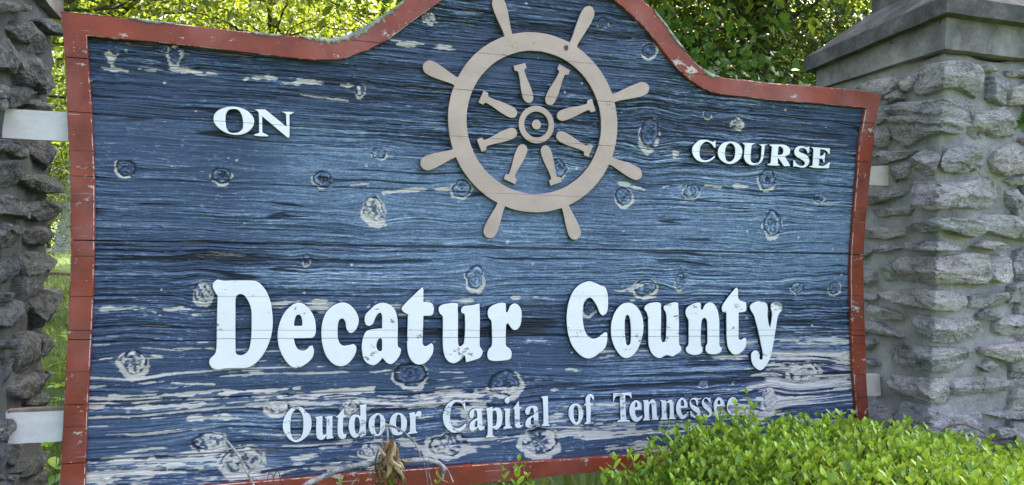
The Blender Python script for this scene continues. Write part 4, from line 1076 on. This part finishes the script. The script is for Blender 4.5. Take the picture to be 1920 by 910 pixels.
fill_stones(pl_, XL - 0.55, XL - 0.03, lambda s_, z_, h_: np.array([s_, YF - h_, z_]), M_STONE_SHADED, 3)
fill_stones(pr_, XR + 0.31, XR + 0.55, lambda s_, z_, h_: np.array([s_, YF - h_, z_]), M_STONE, 4)
# ------------------------------------------------------------------ leaves
def leaf_template(kind):
    if kind == 'oval':      # length 1 along +Y, slightly cupped, 8 tris
        pts = [(0, 0, 0), (0.17, .25, .05), (0.25, .55, .06), (0.17, .85, .03), (0, 1, -.02), (-.17, .85, .03), (-.25, .55, .06), (-.17, .25, .05), (0, .5, -.01)]
        F = [(8, i, (i + 1) % 8) for i in range(8)]
        return np.array(pts, float), np.array(F)
    if kind == 'kite':
        pts = [(0, 0, 0), (0.30, .45, .07), (0, 1, -.05), (-.30, .45, .07)]
        return np.array(pts, float), np.array([(0, 1, 2), (0, 2, 3)])
    if kind == 'maple':
        pol = [(0, 0), (.22, .08), (.50, .05), (.36, .28), (.62, .48), (.34, .55), (.26, .68), (0, 1.0), (-.26, .68), (-.34, .55), (-.62, .48), (-.36, .28), (-.50, .05), (-.22, .08)]
        pts = [(x, y, -0.12 * (x * x) - .08 * y * y) for x, y in pol] + [(0, .38, .03)]
        n = len(pol)
        return np.array(pts, float), np.array([(n, i, (i + 1) % n) for i in range(n)])
    if kind == 'blade':
        pts = [(-.05, 0, 0), (.05, 0, 0), (.04, .55, .06), (-.04, .55, .06), (0, 1, .22)]
        return np.array(pts, float), np.array([(0, 1, 2), (0, 2, 3), (3, 2, 4)])
def rot_from(dirs, roll):
    """matrices whose Y column is dirs, rolled about it"""
    d = dirs / np.linalg.norm(dirs, axis=1, keepdims=True)
    ref = np.where(np.abs(d[:, 2:3]) > 0.95, np.array([[1.0, 0, 0]]), np.array([[0, 0, 1.0]]))
    a = np.cross(d, ref); a /= np.linalg.norm(a, axis=1, keepdims=True)
    b = np.cross(a, d)
    c, s = np.cos(roll)[:, None], np.sin(roll)[:, None]
    x = a * c + b * s
    z = np.cross(x, d)
    return np.stack([x, d, z], -1)
def leaf_cloud(pos, dirs, roll, size, kind):
    T, F = leaf_template(kind)
    R = rot_from(dirs, roll)
    V = np.einsum('nij,kj->nki', R, T) * size[:, None, None] + pos[:, None, :]
    n, k = len(pos), len(T)
    FF = (F[None] + (np.arange(n) * k)[:, None, None]).reshape(-1, 3)
    return V.reshape(-1, 3), FF, k
def cloud_mesh(name, pos, dirs, roll, size, kind, seed=0):
    V, F, k = leaf_cloud(pos, dirs, roll, size, kind)
    me = np_mesh(name, V, F, kind != 'kite')
    fattr(me, 'rnd', np.repeat(np.random.default_rng(seed).random(len(pos)), k))
    return me

# ------------------------------------------------------------------ trees
def tree_geo(h, base_h, cr, nclump, nleaf, size, kind, seed, trunk_r, lean=(0, 0)):
    rs = np.random.default_rng(seed)
    pr = random.Random(seed)
    parts = []
    tp = [(lean[0] * t * t * h, lean[1] * t * t * h, t * h * 0.93) for t in np.linspace(0, 1, 10)]
    tp = [(x + pr.uniform(-.03, .03) * h * .1, y + pr.uniform(-.03, .03) * h * .1, z) for x, y, z in tp]
    tp[0] = (0, 0, -0.15)
    tr = [trunk_r * (1.35 if i == 0 else 1.0) * (1 - 0.085 * i) for i in range(10)]
    trunk = tube(tp, tr, 9, 0.08)
    # clump centres through the crown volume, linked to the trunk by limbs
    u = rs.normal(size=(nclump, 3)); u /= np.linalg.norm(u, axis=1, keepdims=True)
    rad = rs.random(nclump)**0.42
    ch = (h - base_h) / 2
    cc = u * rad[:, None] * np.array([cr, cr, ch]) * (0.8 + 0.4 * rs.random((nclump, 1))) + np.array([lean[0] * .5 * h, lean[1] * .5 * h, base_h + ch])
    limbs = []
    for c in cc:
        z0 = max(base_h * 0.6, min(c[2] - 0.25 * np.hypot(c[0], c[1]) - .2, h * 0.85))
        t = z0 / (h * 0.93)
        a = np.array([lean[0] * t * t * h, lean[1] * t * t * h, z0])
        m = (a + c) / 2 + rs.normal(size=3) * 0.08 * cr
        r0 = trunk_r * (0.34 if pr.random() < .3 else 0.18)
        limbs.append(tube(open_curve([a, m, c], 3), [r0, r0 * .9, r0 * .75, r0 * .6, r0 * .45, r0 * .3, r0 * .15], 5))
    per = nleaf // nclump
    P, Dv = [], []
    for c in cc:
        cs = cr * pr.uniform(0.16, 0.34)
        q = rs.normal(size=(per, 3)) * np.array([cs, cs, cs * 0.55])
        P.append(c + q)
        d = q / (cs) + rs.normal(size=(per, 3)) * 0.7 + np.array([0, 0, -0.45])
        Dv.append(d)
    P = np.vstack(P); Dv = np.vstack(Dv)
    sz = size * rs.uniform(0.65, 1.25, len(P))
    roll = rs.normal(size=len(P)) * 0.7
    crown = cloud_mesh('crown', P, Dv, roll, sz, kind, seed)
    return pd_mesh('trunk', *trunk), pd_mesh('limbs', *join_vf(limbs)), crown
def place_tree(name, geo, loc, rz, sc, label, mats, group, cat='tree'):
    e = empty(name, loc, label, cat, group)
    e.rotation_euler = (0, 0, rz)
    e.scale = (sc, sc, sc)
    for nm, me, mt in zip(('trunk', 'limbs', 'crown'), geo, mats):
        if not me.materials: me.materials.append(mt)
        o = bpy.data.objects.new(nm, me)
        COL.objects.link(o); o.parent = e
        if nm == 'crown': o['kind'] = 'stuff'
        if nm == 'limbs': o['kind'] = 'stuff'
    return e
G_A = tree_geo(9.0, 0.9, 2.6, 100, 12000, 0.115, 'kite', 11, 0.13)
G_B = tree_geo(7.5, 0.5, 2.4, 80, 10500, 0.105, 'kite', 12, 0.10, (0.05, 0.02))
G_D = tree_geo(7.0, 0.6, 2.3, 100, 12500, 0.10, 'kite', 17, 0.09, (0.03, 0.03))
G_C = tree_geo(13.0, 2.6, 3.4, 120, 11500, 0.15, 'kite', 13, 0.20, (0.03, 0))
G_M = tree_geo(5.2, 0.7, 1.7, 70, 4200, 0.105, 'maple', 14, 0.06, (0.02, 0.0))
def tx(px, dist):
    """ground point under picture column px at depth dist"""
    d = ray(px, 400); d = d / d[1]
    return CO[0] + d[0] * (dist + CAM_D), dist
TL = [
 ('leafy_tree', G_C, 190, 12.5, .3, 1.0, 'bright green tree seen over the left shoulder of the sign'),
 ('leafy_tree', G_B, 400, 15.0, 1.3, 1.1, 'yellow-green tree behind the ON word, over the left half of the border'),
 ('leafy_tree', G_B, 520, 11.0, 2.2, .9, 'low branching tree behind the left curve of the sign top'),
 ('leafy_tree', G_A, 720, 13.0, 4.0, .9, 'tree rising just left of the arch behind the curved border'),
 ('leafy_tree', G_C, 440, 22.0, 5.1, 1.0, 'tall far tree standing behind the middle of the left shoulder'),
 ('leafy_tree', G_C, 20, 20.0, .8, 1.0, 'tall far tree behind the left pillar'),
 ('leafy_tree', G_C, 640, 24.0, 2.8, 1.1, 'tall far tree behind the left curve of the arch'),
 ('leafy_tree', G_C, 30, 9.5, 1.9, .85, 'tree showing in the gap between the left pillar and the sign'),
 ('leafy_tree', G_C, 930, 20.0, 3.8, 1.0, 'far tree hidden behind the ship wheel arch'),
 ('leafy_tree', G_B, 40, 31.0, 2.9, 1.3, 'far bushy tree low in the gap beside the left pillar'),
 ('leafy_tree', G_B, 135, 34.0, 0.9, 1.5, 'farthest bushy tree behind the left border of the sign'),
 ('leafy_tree', G_A, -40, 32.0, 0.1, 1.5, 'far tree behind the left pillar, at the wood edge'),
 ('leafy_tree', G_A, 230, 30.0, 4.1, 1.4, 'far tree behind the word ON at the wood edge'),
 ('leafy_tree', G_A, 1150, 10.0, 5.8, 1.0, 'tree behind the right side of the arch'),
 ('leafy_tree', G_D, 1380, 8.0, .2, 1.0, 'shaded dark tree over the right shoulder of the sign'),
 ('leafy_tree', G_D, 1560, 9.5, 3.3, 1.0, 'shaded tree beside the cap of the right pillar'),
 ('leafy_tree', G_D, 1400, 20.0, .7, 1.5, 'dark far tree in the middle of the right gap'),
 ('leafy_tree', G_D, 1240, 24.0, 3.7, 1.6, 'dark far tree behind the right curve of the arch'),
 ('leafy_tree', G_D, 1560, 22.0, 5.2, 1.6, 'dark far tree behind the right pillar cap'),
 ('leafy_tree', G_C, 1960, 11.0, 3.1, 1.0, 'tall tree beyond the right pillar, right of its cap'),
 ('leafy_tree', G_A, 2120, 9.0, 1.1, 1.0, 'bushy tree beyond the right edge of the photo'),
 ('leafy_tree', G_C, 2300, 15.0, 4.1, 1.1, 'tall tree farthest right of the sign'),
 ('leafy_tree', G_B, 1900, 19.0, 2.3, 1.3, 'far bushy tree behind the right pillar'),
 ('leafy_tree', G_D, 8, 14.0, 2.7, .42, 'small dark bush at the lawn edge, half hidden by the left pillar'),
 ('leafy_tree', G_D, 92, 33.0, 1.4, .85, 'dark far tree behind the pale trunk in the left gap'),
 ('leafy_tree', G_D, 38, 18.0, 4.4, .36, 'small dark bush low in the gap beside the left pillar'),
 ('leafy_tree', G_D, 1250, 11.0, 2.2, 1.05, 'shaded dark tree behind the right curve of the arch'),
 ('leafy_tree', G_C, 1330, 17.0, 4.4, 1.0, 'tall far tree behind the right shoulder of the sign'),
 ('leafy_tree', G_C, 1750, 14.0, 1.1, 1.0, 'tall tree behind the right pillar'),
 ('leafy_tree', G_D, 1480, 12.5, 2.5, 1.1, 'tree filling the gap left of the right pillar cap'),
]
for nm, g, px, dist, rz, sc, lab in TL:
    x, y = tx(px, dist)
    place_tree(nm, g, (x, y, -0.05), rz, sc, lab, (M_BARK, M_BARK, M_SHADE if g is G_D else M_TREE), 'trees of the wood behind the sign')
G_S = tree_geo(12.0, 4.6, 4.2, 130, 20000, 0.15, 'kite', 15, 0.19)  # added trees, placed to keep direct sun off sign and pillars
for px_, dist, rz, lb in ((960, 5.6, .4, 'hidden behind the ship wheel'), (830, 6.8, 2.0, 'hidden behind the left half of the arch'), (1420, 8.5, 1.2, 'its crown over the right shoulder'), (1170, 4.9, 5.0, 'nearest the right pillar'), (1120, 6.5, 3.3, 'hidden behind the right half of the arch')):
    x, y = tx(px_, dist)
    place_tree('sun_blocker_tree', G_S, (x, y, -0.05), rz, 1.0, 'tall tree added to block sun, close behind the sign, ' + lb, (M_BARK, M_BARK, M_TREE), 'added sun-blocking trees close behind the sign')
x, y = tx(1205, 3.6)
place_tree('maple_tree', G_M, (x, y, -0.05), 0.6, 0.66, 'young dark green maple right behind the right curve of the arch', (M_BARK, M_BARK, M_MAPLE), None)
x, y = tx(1500, 2.6)
place_tree('maple_sapling', G_M, (x, y, -0.05), 2.6, 0.52, 'low maple sapling beside the cap of the right pillar', (M_BARK, M_BARK, M_MAPLE), None)

for i, (x, y, sc, lb) in enumerate(((-6.2, -3.0, .8, 'nearest the camera'), (-7.2, 2.2, .9, 'level with the pillar'), (-5.4, -7.5, .8, 'farthest forward'))):  # unseen trees added to cut the light coming from the left
    place_tree('side_light_blocker', G_C, (x, y, -0.05), i * 2.1, sc, 'unseen tree added left of view to block light, ' + lb, (M_BARK, M_BARK, M_TREE), 'unseen light-blocking trees added at the left')
# pale trunks
def trunk_thing(name, pts, radii, label, mat):
    e = empty(name, tuple(pts[0]), label, 'tree')
    link_mesh('trunk', pd_mesh('trunk', *tube(open_curve(pts, 4), np.interp(np.linspace(0, 1, 4 * (len(pts) - 1) + 1), np.linspace(0, 1, len(radii)), radii), 12, 0.05)), mat, e)
    return e
g0 = onZ(122, 474, -0.05)
sc_ = np.linalg.norm(g0 - CO) / FPX
tt = [g0 + np.array([0, 0, -0.2]), g0 + np.array([4 * sc_, 0, 40 * sc_]), g0 + np.array([14 * sc_, 0, 125 * sc_]), g0 + np.array([20 * sc_, 0, 380 * sc_])]
trunk_thing('pale_tree', tt, [22 * sc_, 15 * sc_, 11 * sc_, 8 * sc_], 'pale grey tree trunk flaring at its base, beside the left border of the sign', M_PALE)

x, y = tx(562, 18)
trunk_thing('slim_tree', [np.array([x, y, -.1]), np.array([x + .05, y, 2.0]), np.array([x, y, 5.0]), np.array([x + .2, y, 9.0])], [.13, .11, .10, .05], 'slim pale trunk behind the left curve of the sign top', M_PALE)
x, y = tx(345, 24)
trunk_thing('slim_tree', [np.array([x, y, -.1]), np.array([x + .05, y, 2.0]), np.array([x + .3, y, 5.0]), np.array([x + .5, y, 11.0])], [.2, .17, .14, .05], 'dark slim trunk behind the left shoulder above the peeled corner', M_BARK)
# ------------------------------------------------------------------ lawn grass and weeds
def lawn():
    rs = np.random.default_rng(21)
    n = 70000
    Yv = 0.7 + 27 * rs.random(n)**1.9
    Xv = -0.3 - (rs.random(n) * 1.25 - 0.25) * (0.9 + Yv * 0.55)
    ok = ~((Xv > XL - .6) & (Xv < XL) & (Yv < .42))
    Xv, Yv = Xv[ok], Yv[ok]; n = len(Xv)
    keep = vn(Xv * 1.3, Yv * 1.3, 70) > 0.32
    Xv, Yv = Xv[keep], Yv[keep]; n = len(Xv)
    pos = np.stack([Xv, Yv, np.full(n, -0.05)], -1)
    dirs = rs.normal(size=(n, 3)) * 0.38 + np.array([0, 0, 1.0])
    size = rs.uniform(0.06, 0.16, n)
    me = cloud_mesh('lawn_grass', pos, dirs, rs.uniform(0, 6.28, n), size, 'blade', 3)
    o = link_mesh('lawn_grass', me, M_GRASS)
    tag(o, 'short green lawn grass in the gap left of the sign', 'grass', kind='stuff')
    # taller stalks under the sign
    n = 2600
    pos = np.stack([rs.uniform(-0.6, 1.4, n), rs.uniform(-0.10, 0.35, n), np.full(n, -0.03)], -1)
    dirs = rs.normal(size=(n, 3)) * 0.16 + np.array([0, 0, 1.0])
    size = rs.uniform(0.35, 0.70, n)
    T = cloud_mesh('tall_grass', pos, dirs, rs.uniform(0, 6.28, n), size, 'blade', 4)
    o = link_mesh('tall_grass', T, M_GRASS)
    tag(o, 'tall grass growing under the bottom border of the sign', 'grass', kind='stuff')
lawn()
OVAL_V, OVAL_F = leaf_template('oval')
def leaf_data(name, L, mat, bend=0.0, seed=0.5, wid=1.0):
    T = OVAL_V * np.array([wid, 1, 1]) * L
    T[:, 2] += -bend * (OVAL_V[:, 1]**2) * L
    me = np_mesh(name, T, OVAL_F)
    fattr(me, 'rnd', np.full(len(T), seed))
    me.materials.append(mat)
    return me
def place_leaf(me, name, pos, d, roll, parent, s=1.0):
    base = world_loc(parent)
    R = rot_from(np.array([d], float), np.array([roll]))[0]
    o = bpy.data.objects.new(name, me)
    COL.objects.link(o); o.parent = parent
    m = Matrix(((R[0][0] * s, R[0][1] * s, R[0][2] * s, pos[0] - base.x), (R[1][0] * s, R[1][1] * s, R[1][2] * s, pos[1] - base.y), (R[2][0] * s, R[2][1] * s, R[2][2] * s, pos[2] - base.z), (0, 0, 0, 1)))
    o.matrix_local = m
    return o
def weed(loc, nst, hgt, leafL, label, seed, mat=None, name='weed', sprd=.35):
    rs = random.Random(seed)
    e = empty(name, loc, label, 'weed')
    me = leaf_data('leaf', leafL, mat or M_HEDGE, 0.25, 0.3)
    st = []
    base = np.array(loc, float)
    for i in range(nst):
        d = np.array([rs.uniform(-sprd, sprd), rs.uniform(-sprd, sprd), 1.0])
        hh = hgt * rs.uniform(.6, 1.1)
        pts = [base, base + d * hh * .5 + np.array([0, 0, .02]), base + d * hh]
        st.append(tube(open_curve(pts, 3), 0.0018, 4))
        for k in range(5):
            t = 0.35 + 0.65 * k / 4
            p = base + d * hh * t
            an = rs.uniform(0, 6.28)
            for s in (0, math.pi):
                place_leaf(me, 'leaf', p, (math.cos(an + s), math.sin(an + s), rs.uniform(.0, .7)), rs.uniform(-.4, .4), e, rs.uniform(.7, 1.2))
    link_mesh('stem', pd_mesh('stem', *join_vf(st)), M_STEM, e)
    return e
for (px, py, dd, n_, h_, l_, lab, sd) in ((98, 735, 1.6, 4, .35, .09, 'leafy green weed above the lower left support bar', 1), (100, 880, 1.0, 5, .38, .09, 'broad-leaved weed below the lower left support bar', 2), (92, 640, 2.6, 4, .3, .08, 'small weed on the lawn halfway up the left gap', 5)):
    p = onY(px, py, dd)
    weed((p[0], dd, -0.04), n_, max(0.2, p[2] + 0.03), l_, lab, sd)
# weed growing out of the right pillar at the frame edge
p = onY(1918, 228, YF - 0.03)
e = empty('pillar_weed', tuple(p), 'small green leaves sprouting from the right pillar at the photo edge', 'weed')
me = leaf_data('leaf', 0.05, M_MAPLE, 0.2, 0.9, 1.0)
for dx_, dz_ in ((-.9, .45), (-1, .05), (-.8, -.5), (-.2, .8), (.4, .3), (-.3, -.8)):
    place_leaf(me, 'leaf', p, (dx_, -.35, dz_), 0.3, e, 0.8)
link_mesh('stem', pd_mesh('stem', *tube([p + np.array([.06, .03, -.02]), p + np.array([.02, .0, 0]), p], 0.0015, 4)), M_STEM, e)
# fallen stick on the lawn
a, b = onZ(88, 512, 0.02), onZ(170, 520, 0.02)
o = link_mesh('fallen_stick', pd_mesh('fallen_stick', *tube([a, (a + b) / 2 + np.array([0, .2, 0.02]), b], 0.035, 6, .2)), M_BARK_TAN)
tag(o, 'pale fallen stick lying on the lawn in the left gap', 'stick')

# ------------------------------------------------------------------ hedge
def hedge():
    rs = np.random.default_rng(33)
    pr = random.Random(33)
    e = empty('boxwood_hedge', (1.75, -0.55, 0.0), 'bright green leafy hedge in front of the lower right sign and right pillar', 'hedge')
    def top(x, y):
        z = 0.862 - 0.165 * max(0.0, (x - 1.48)) + 0.035 * (float(vn(x * 5, y * 5, 80)) - 0.5) + 0.03 * (float(vn(x * 13, y * 13, 81)) - .5)
        z -= 0.36 * max(0.0, 1.16 - x - 0.25 * (y + .3))**1.25 * 2.2
        z -= 0.5 * max(0.0, -0.75 - y)**1.5 * 3
        return z
    pos, dirs, roll, size, vis = [], [], [], [], []
    stems = []
    def shoot(p0, d, L, nl, ls):
        d = d / np.linalg.norm(d)
        bend = np.array([pr.uniform(-.25, .25), pr.uniform(-.25, .25), 0])
        pts = [p0 + d * L * t + bend * L * t * t for t in (0, .35, .7, 1.0)]
        stems.append(tube(pts, [0.0016, 0.0014, 0.0011, 0.0007], 4))
        an = pr.uniform(0, 6.28)
        for k in range(nl):
            t = 0.18 + 0.82 * k / max(1, nl - 1)
            p = p0 + d * L * t + bend * L * t * t
            an += 1.57 + pr.uniform(-.3, .3)
            up = 0.25 + 1.0 * t
            for s in (0, math.pi):
                v = np.array([math.cos(an + s), math.sin(an + s), up * pr.uniform(.6, 1.2)]) + 0.4 * d
                pos.append(p); dirs.append(v); roll.append(pr.gauss(0, .35)); size.append(ls * pr.uniform(.65, 1.2) * (1.0 if t < .85 else .75))
        pos.append(p0 + d * L + bend * L); dirs.append(d + bend); roll.append(pr.uniform(0, 3)); size.append(ls * .6)
    N = 3000
    for i in range(N):
        x = pr.uniform(0.93, 2.75); y = pr.uniform(-1.05, -0.20 if x < 1.95 else -0.24)
        z = top(x, y)
        if z < 0.25: continue
        L = pr.uniform(0.07, 0.14)
        zz = z - L * pr.uniform(.75, 1.25)
        d = np.array([pr.uniform(-.45, .45), pr.uniform(-.5, .3), 1.0])
        shoot(np.array([x, y, zz]), d, L, pr.randint(4, 6), pr.uniform(.022, .033))
    # side growth facing the camera and the left end
    for i in range(420):
        x = pr.uniform(0.95, 2.6)
        y = -0.98 + pr.uniform(-.08, .05)
        z = pr.uniform(0.15, 0.72)
        shoot(np.array([x, y, z]), np.array([pr.uniform(-.5, .5), -1.0, .6]), .1, 5, .03)
    for i in range(260):
        y = pr.uniform(-.95, -.22); z = pr.uniform(.1, .72)
        x = 1.06 - 0.10 * (z - .7) - .25 * (y + .3) + pr.uniform(-.05, .03)
        if z > top(x, y) + 0.02: continue
        shoot(np.array([x, y, z]), np.array([-.8, pr.uniform(-.5, .3), .7]), .11, 5, .03)
    # tall stray shoots, placed where the picture shows them
    for (px, py, Yd, L) in ((1424, 742, -.20, .16), (1388, 770, -.24, .16), (1360, 790, -.22, .13), (1412, 775, -.26, .14), (1300, 800, -.22, .10), (1232, 795, -.2, .12), (1255, 815, -.3, .1), (1540, 786, -.24, .12), (1470, 785, -.26, .12), (1322, 790, -.3, .13), (1195, 850, -.3, .1), (1160, 862, -.35, .12), (1140, 868, -.33, .1), (1215, 830, -.25, .1), (1275, 812, -.22, .1), (1445, 778, -.3, .12), (1500, 792, -.32, .1), (1690, 800, -.3, .09), (1345, 775, -.25, .11),
                            (972, 868, -.3, .14), (990, 880, -.3, .12), (955, 885, -.32, .1), (645, 902, -.28, .1), (718, 890, -.2, .1), (735, 900, -.2, .1), (816, 892, -.22, .1), (1125, 895, -.36, .12), (1150, 890, -.4, .12)):
        p = onY(px, py, Yd)
        d = np.array([pr.uniform(-.25, .15), pr.uniform(-.1, .1), 1.0])
        d /= np.linalg.norm(d)
        shoot(p - d * L, d, L, 7 if L > .13 else 5, .032 if L > .13 else .028 if px > 1000 else .022)
        q = p - d * L
        stems.append(tube([q - np.array([.02, 0, .45]), q - np.array([.01, 0, .2]), q], 0.002, 4))
    pos = np.array(pos); dirs = np.array(dirs); roll = np.array(roll); size = np.array(size)
    # inner woody stems
    for i in range(60):
        x = pr.uniform(1.05, 2.6); y = pr.uniform(-.9, -.3)
        z = max(.2, top(x, y) - .05)
        stems.append(tube([np.array([x * .8 + .35, -.55, -.05]), np.array([x, y, z * .5]), np.array([x, y, z])], [0.008, .005, .002], 5))
    # the 300 leaves that show largest become parts of their own
    v = pos - CO
    dep = v @ CF
    pxs = PW / 2 + FPX * (v @ CR) / dep; pys = PH / 2 - FPX * (v @ CU) / dep
    # a leaf shows when few others stand nearer in the same small cell
    inb = (pxs > 0) & (pxs < PW) & (pys > 0) & (pys < PH)
    cell = {}
    for i in np.where(inb)[0]:
        kx = (int(pxs[i] // 20), int(pys[i] // 14))
        if kx not in cell or dep[cell[kx]] > dep[i]: cell[kx] = i
    front = np.array(sorted(cell.values(), key=lambda i: -size[i] / dep[i])[:300])
    mask = np.ones(len(pos), bool); mask[front] = False
    rest = cloud_mesh('foliage', pos[mask], dirs[mask], roll[mask], size[mask], 'oval', 8)
    link_mesh('foliage', rest, M_HEDGE, e, kind='stuff')
    datas = [leaf_data('leaf', 1.0, M_HEDGE, 0.05 * i, i / 6.0, 1.0 + .08 * (i % 3)) for i in range(6)]
    for n_, i in enumerate(front):
        place_leaf(datas[n_ % 6], 'leaf', pos[i], dirs[i], roll[i], e, float(size[i]))
    link_mesh('stems', pd_mesh('stems', *join_vf(stems)), M_STEM, e, kind='stuff')
hedge()

# ------------------------------------------------------------------ dead branch with withered leaves, twigs, vine
def P_(px, py, Y): return onY(px, py, Y)
def dead_branch():
    Y = -0.13
    e = empty('dead_branch', tuple(P_(575, 912, Y)), 'bare grey branch with a bunch of withered brown leaves below the word Outdoor', 'branch')
    main = open_curve([P_(540, 945, Y), P_(575, 910, Y), P_(612, 892, Y), P_(650, 877, Y - .01), P_(700, 869, Y - .015), P_(750, 867, Y - .01), P_(790, 862, Y), P_(815, 866, Y), P_(832, 878, Y), P_(829, 898, Y)], 5)
    rad = np.interp(np.linspace(0, 1, len(main)), [0, .3, .8, 1], [0.0088, 0.0072, 0.0062, 0.0050])
    # knobbly
    rad = [r * (1 + .22 * math.sin(i * 2.1) * random.random()) for i, r in enumerate(rad)]
    link_mesh('limb', pd_mesh('limb', *tube(main, rad, 8, .12)), M_TWIG, e)
    tw = []
    tw.append(tube(open_curve([P_(788, 860, Y), P_(784, 842, Y), P_(770, 822, Y - .01), P_(750, 806, Y - .01), P_(728, 797, Y - .01), P_(722, 796, Y - .01)], 5), 0.0026, 5, .2))
    tw.append(tube(open_curve([P_(790, 858, Y), P_(806, 856, Y), P_(822, 866, Y), P_(838, 880, Y), P_(850, 905, Y)], 4), 0.0022, 5))
    tw.append(tube(open_curve([P_(726, 797, Y - .01), P_(727, 815, Y - .01), P_(727, 840, Y - .01)], 3), 0.0022, 5))
    for a in ("720,798 716,812 715,832", "732,799 736,815 738,833", "718,800 713,806", "703,818 700,835 700,850", "676,865 675,885 672,905", "672,895 664,902 658,912", "696,870 694,900", "795,865 800,890 803,912", "802,870 806,895 810,910"):
        pts = [tuple(map(float, q.split(','))) for q in a.split()]
        tw.append(tube([P_(x, y, Y - .012) for x, y in pts], 0.0010, 4))
    link_mesh('twig', pd_mesh('twig', *join_vf(tw)), M_TWIG, e, kind=None)
    # withered leaves: long curled strips hanging down
    specs = [(727, 826, 700, 880, 17, .012), (724, 828, 715, 905, 16, .0), (728, 826, 735, 900, 17, -.008), (733, 828, 752, 895, 16, .004), (730, 827, 745, 872, 18, -.015), (699, 838, 692, 872, 11, -.01), (722, 840, 705, 915, 15, -.02), (738, 850, 757, 925, 15, -.012), (728, 850, 730, 930, 18, -.022), (745, 862, 742, 935, 14, -.03), (712, 860, 708, 930, 13, -.03), (826, 880, 832, 902, 9, -.005), (716, 832, 694, 868, 12, -.018), (738, 832, 757, 880, 12, -.02), (722, 845, 722, 930, 12, -.035), (734, 852, 748, 940, 12, -.018), (705, 862, 698, 925, 10, -.022), (751, 870, 752, 940, 11, -.02), (727, 826, 722, 862, 13, -.028), (735, 828, 741, 862, 10, -.03)]
    rt = random.Random(5)
    specs = specs[:4] + specs[11:12]
    for q in range(30):
        x0 = rt.uniform(716, 738); t_ = rt.uniform(-1, 1)
        y0 = 822 + abs(x0 - 727) * 1.1 + rt.uniform(0, 12)
        specs.append((x0, y0, 725 + 34 * t_, rt.uniform(868, 918) - 14 * abs(t_), rt.uniform(6, 13), rt.uniform(-.035, .012)))
    for i, (x0, y0, x1, y1, w, dy) in enumerate(specs):
        a, b = P_(x0, y0, Y - .02 + dy), P_(x1, y1 + 12, Y - .02 + dy * 2.0)
        ww = w * 0.66 / 640.0
        V, F = [], []
        n = 9
        rs = random.Random(i)
        side = np.array([1.0, 0, 0])
        curl = rs.uniform(.2, .8) * rs.choice((-1, 1))
        for k in range(n):
            t = k / (n - 1)
            c = a + (b - a) * t + np.array([0.012 * math.sin(t * 5 + i), -0.03 * math.sin(t * math.pi), 0])
            hw = ww * (math.sin(min(1, t * 1.25 + .08) * math.pi) ** .6 if t < .8 else max(.08, (1 - t) * 3.2)) * .62
            for m_ in range(5):
                q = (m_ - 2) / 2
                an = q * (0.9 + .5 * math.sin(t * 6 + i)) + curl * t
                V.append(c + hw * (math.sin(an) * side * (1 if abs(q) > 0 else 1)) + np.array([0, -hw * (math.cos(an) - .5) * 1.1 + rs.uniform(-.002, .002), rs.uniform(-.003, .003)]))
        for k in range(n - 1):
            for m_ in range(4):
                F.append((k * 5 + m_, k * 5 + m_ + 1, (k + 1) * 5 + m_ + 1, (k + 1) * 5 + m_))
        me = pd_mesh('withered_leaf', V, F)
        fattr(me, 'rnd', np.full(len(V), rs.random()))
        link_mesh('withered_leaf', me, M_DRY, e)
dead_branch()
def twigs():
    Y = -0.06
    V = [tube(open_curve([P_(424, 826, Y), P_(430, 832, Y), P_(448, 856, Y - .01), P_(462, 884, Y - .02), P_(480, 920, Y - .03), P_(490, 960, Y - .04)], 5), 0.0030, 6, .25),
         tube([P_(426, 828, Y), P_(424, 838, Y), P_(427, 848, Y)], 0.0014, 4), tube([P_(452, 862, Y), P_(470, 852, Y), P_(492, 861, Y)], 0.0009, 4), tube([P_(462, 850, Y), P_(486, 848, Y), P_(512, 855, Y)], 0.0008, 4)]
    o = link_mesh('bare_twig', pd_mesh('bare_twig', *join_vf(V)), M_TWIG)
    tag(o, 'thin bare grey twig leaning on the lower left of the sign', 'twig')
    V = [tube(open_curve([P_(499, 925, Y), P_(501, 905, Y), P_(503, 890, Y), P_(507, 888, Y), P_(513, 896, Y), P_(512, 915, Y)], 4), 0.0011, 4),
         tube(open_curve([P_(513, 896, Y), P_(518, 885, Y), P_(522, 884, Y), P_(525, 896, Y), P_(531, 915, Y), P_(533, 940, Y)], 4), 0.0014, 4)]
    o = link_mesh('dry_tendril', pd_mesh('dry_tendril', *join_vf(V)), M_VINE)
    tag(o, 'tiny dark curled tendril at the bottom border left of the dead branch', 'twig')
    Y = YF - 0.06
    V = [tube(open_curve([P_(1764, 870, Y), P_(1764, 845, Y), P_(1765, 815, Y), P_(1772, 803, Y), P_(1790, 797, Y), P_(1810, 797, Y), P_(1835, 807, Y), P_(1855, 818, Y), P_(1862, 823, Y)], 4), 0.0020, 5, .2),
         tube(open_curve([P_(1768, 828, Y), P_(1790, 822, Y), P_(1812, 816, Y), P_(1840, 820, Y), P_(1880, 832, Y), P_(1925, 845, Y), P_(1990, 870, Y)], 4), 0.0020, 5, .2),
         tube([P_(1772, 805, Y), P_(1771, 830, Y), P_(1770, 860, Y)], 0.0015, 4), tube([P_(1892, 820, Y), P_(1900, 828, Y), P_(1908, 832, Y)], 0.0012, 4)]
    o = link_mesh('red_vine', pd_mesh('red_vine', *join_vf(V)), M_VINE)
    tag(o, 'thin reddish vine arching over the foot of the right pillar', 'vine')
twigs()
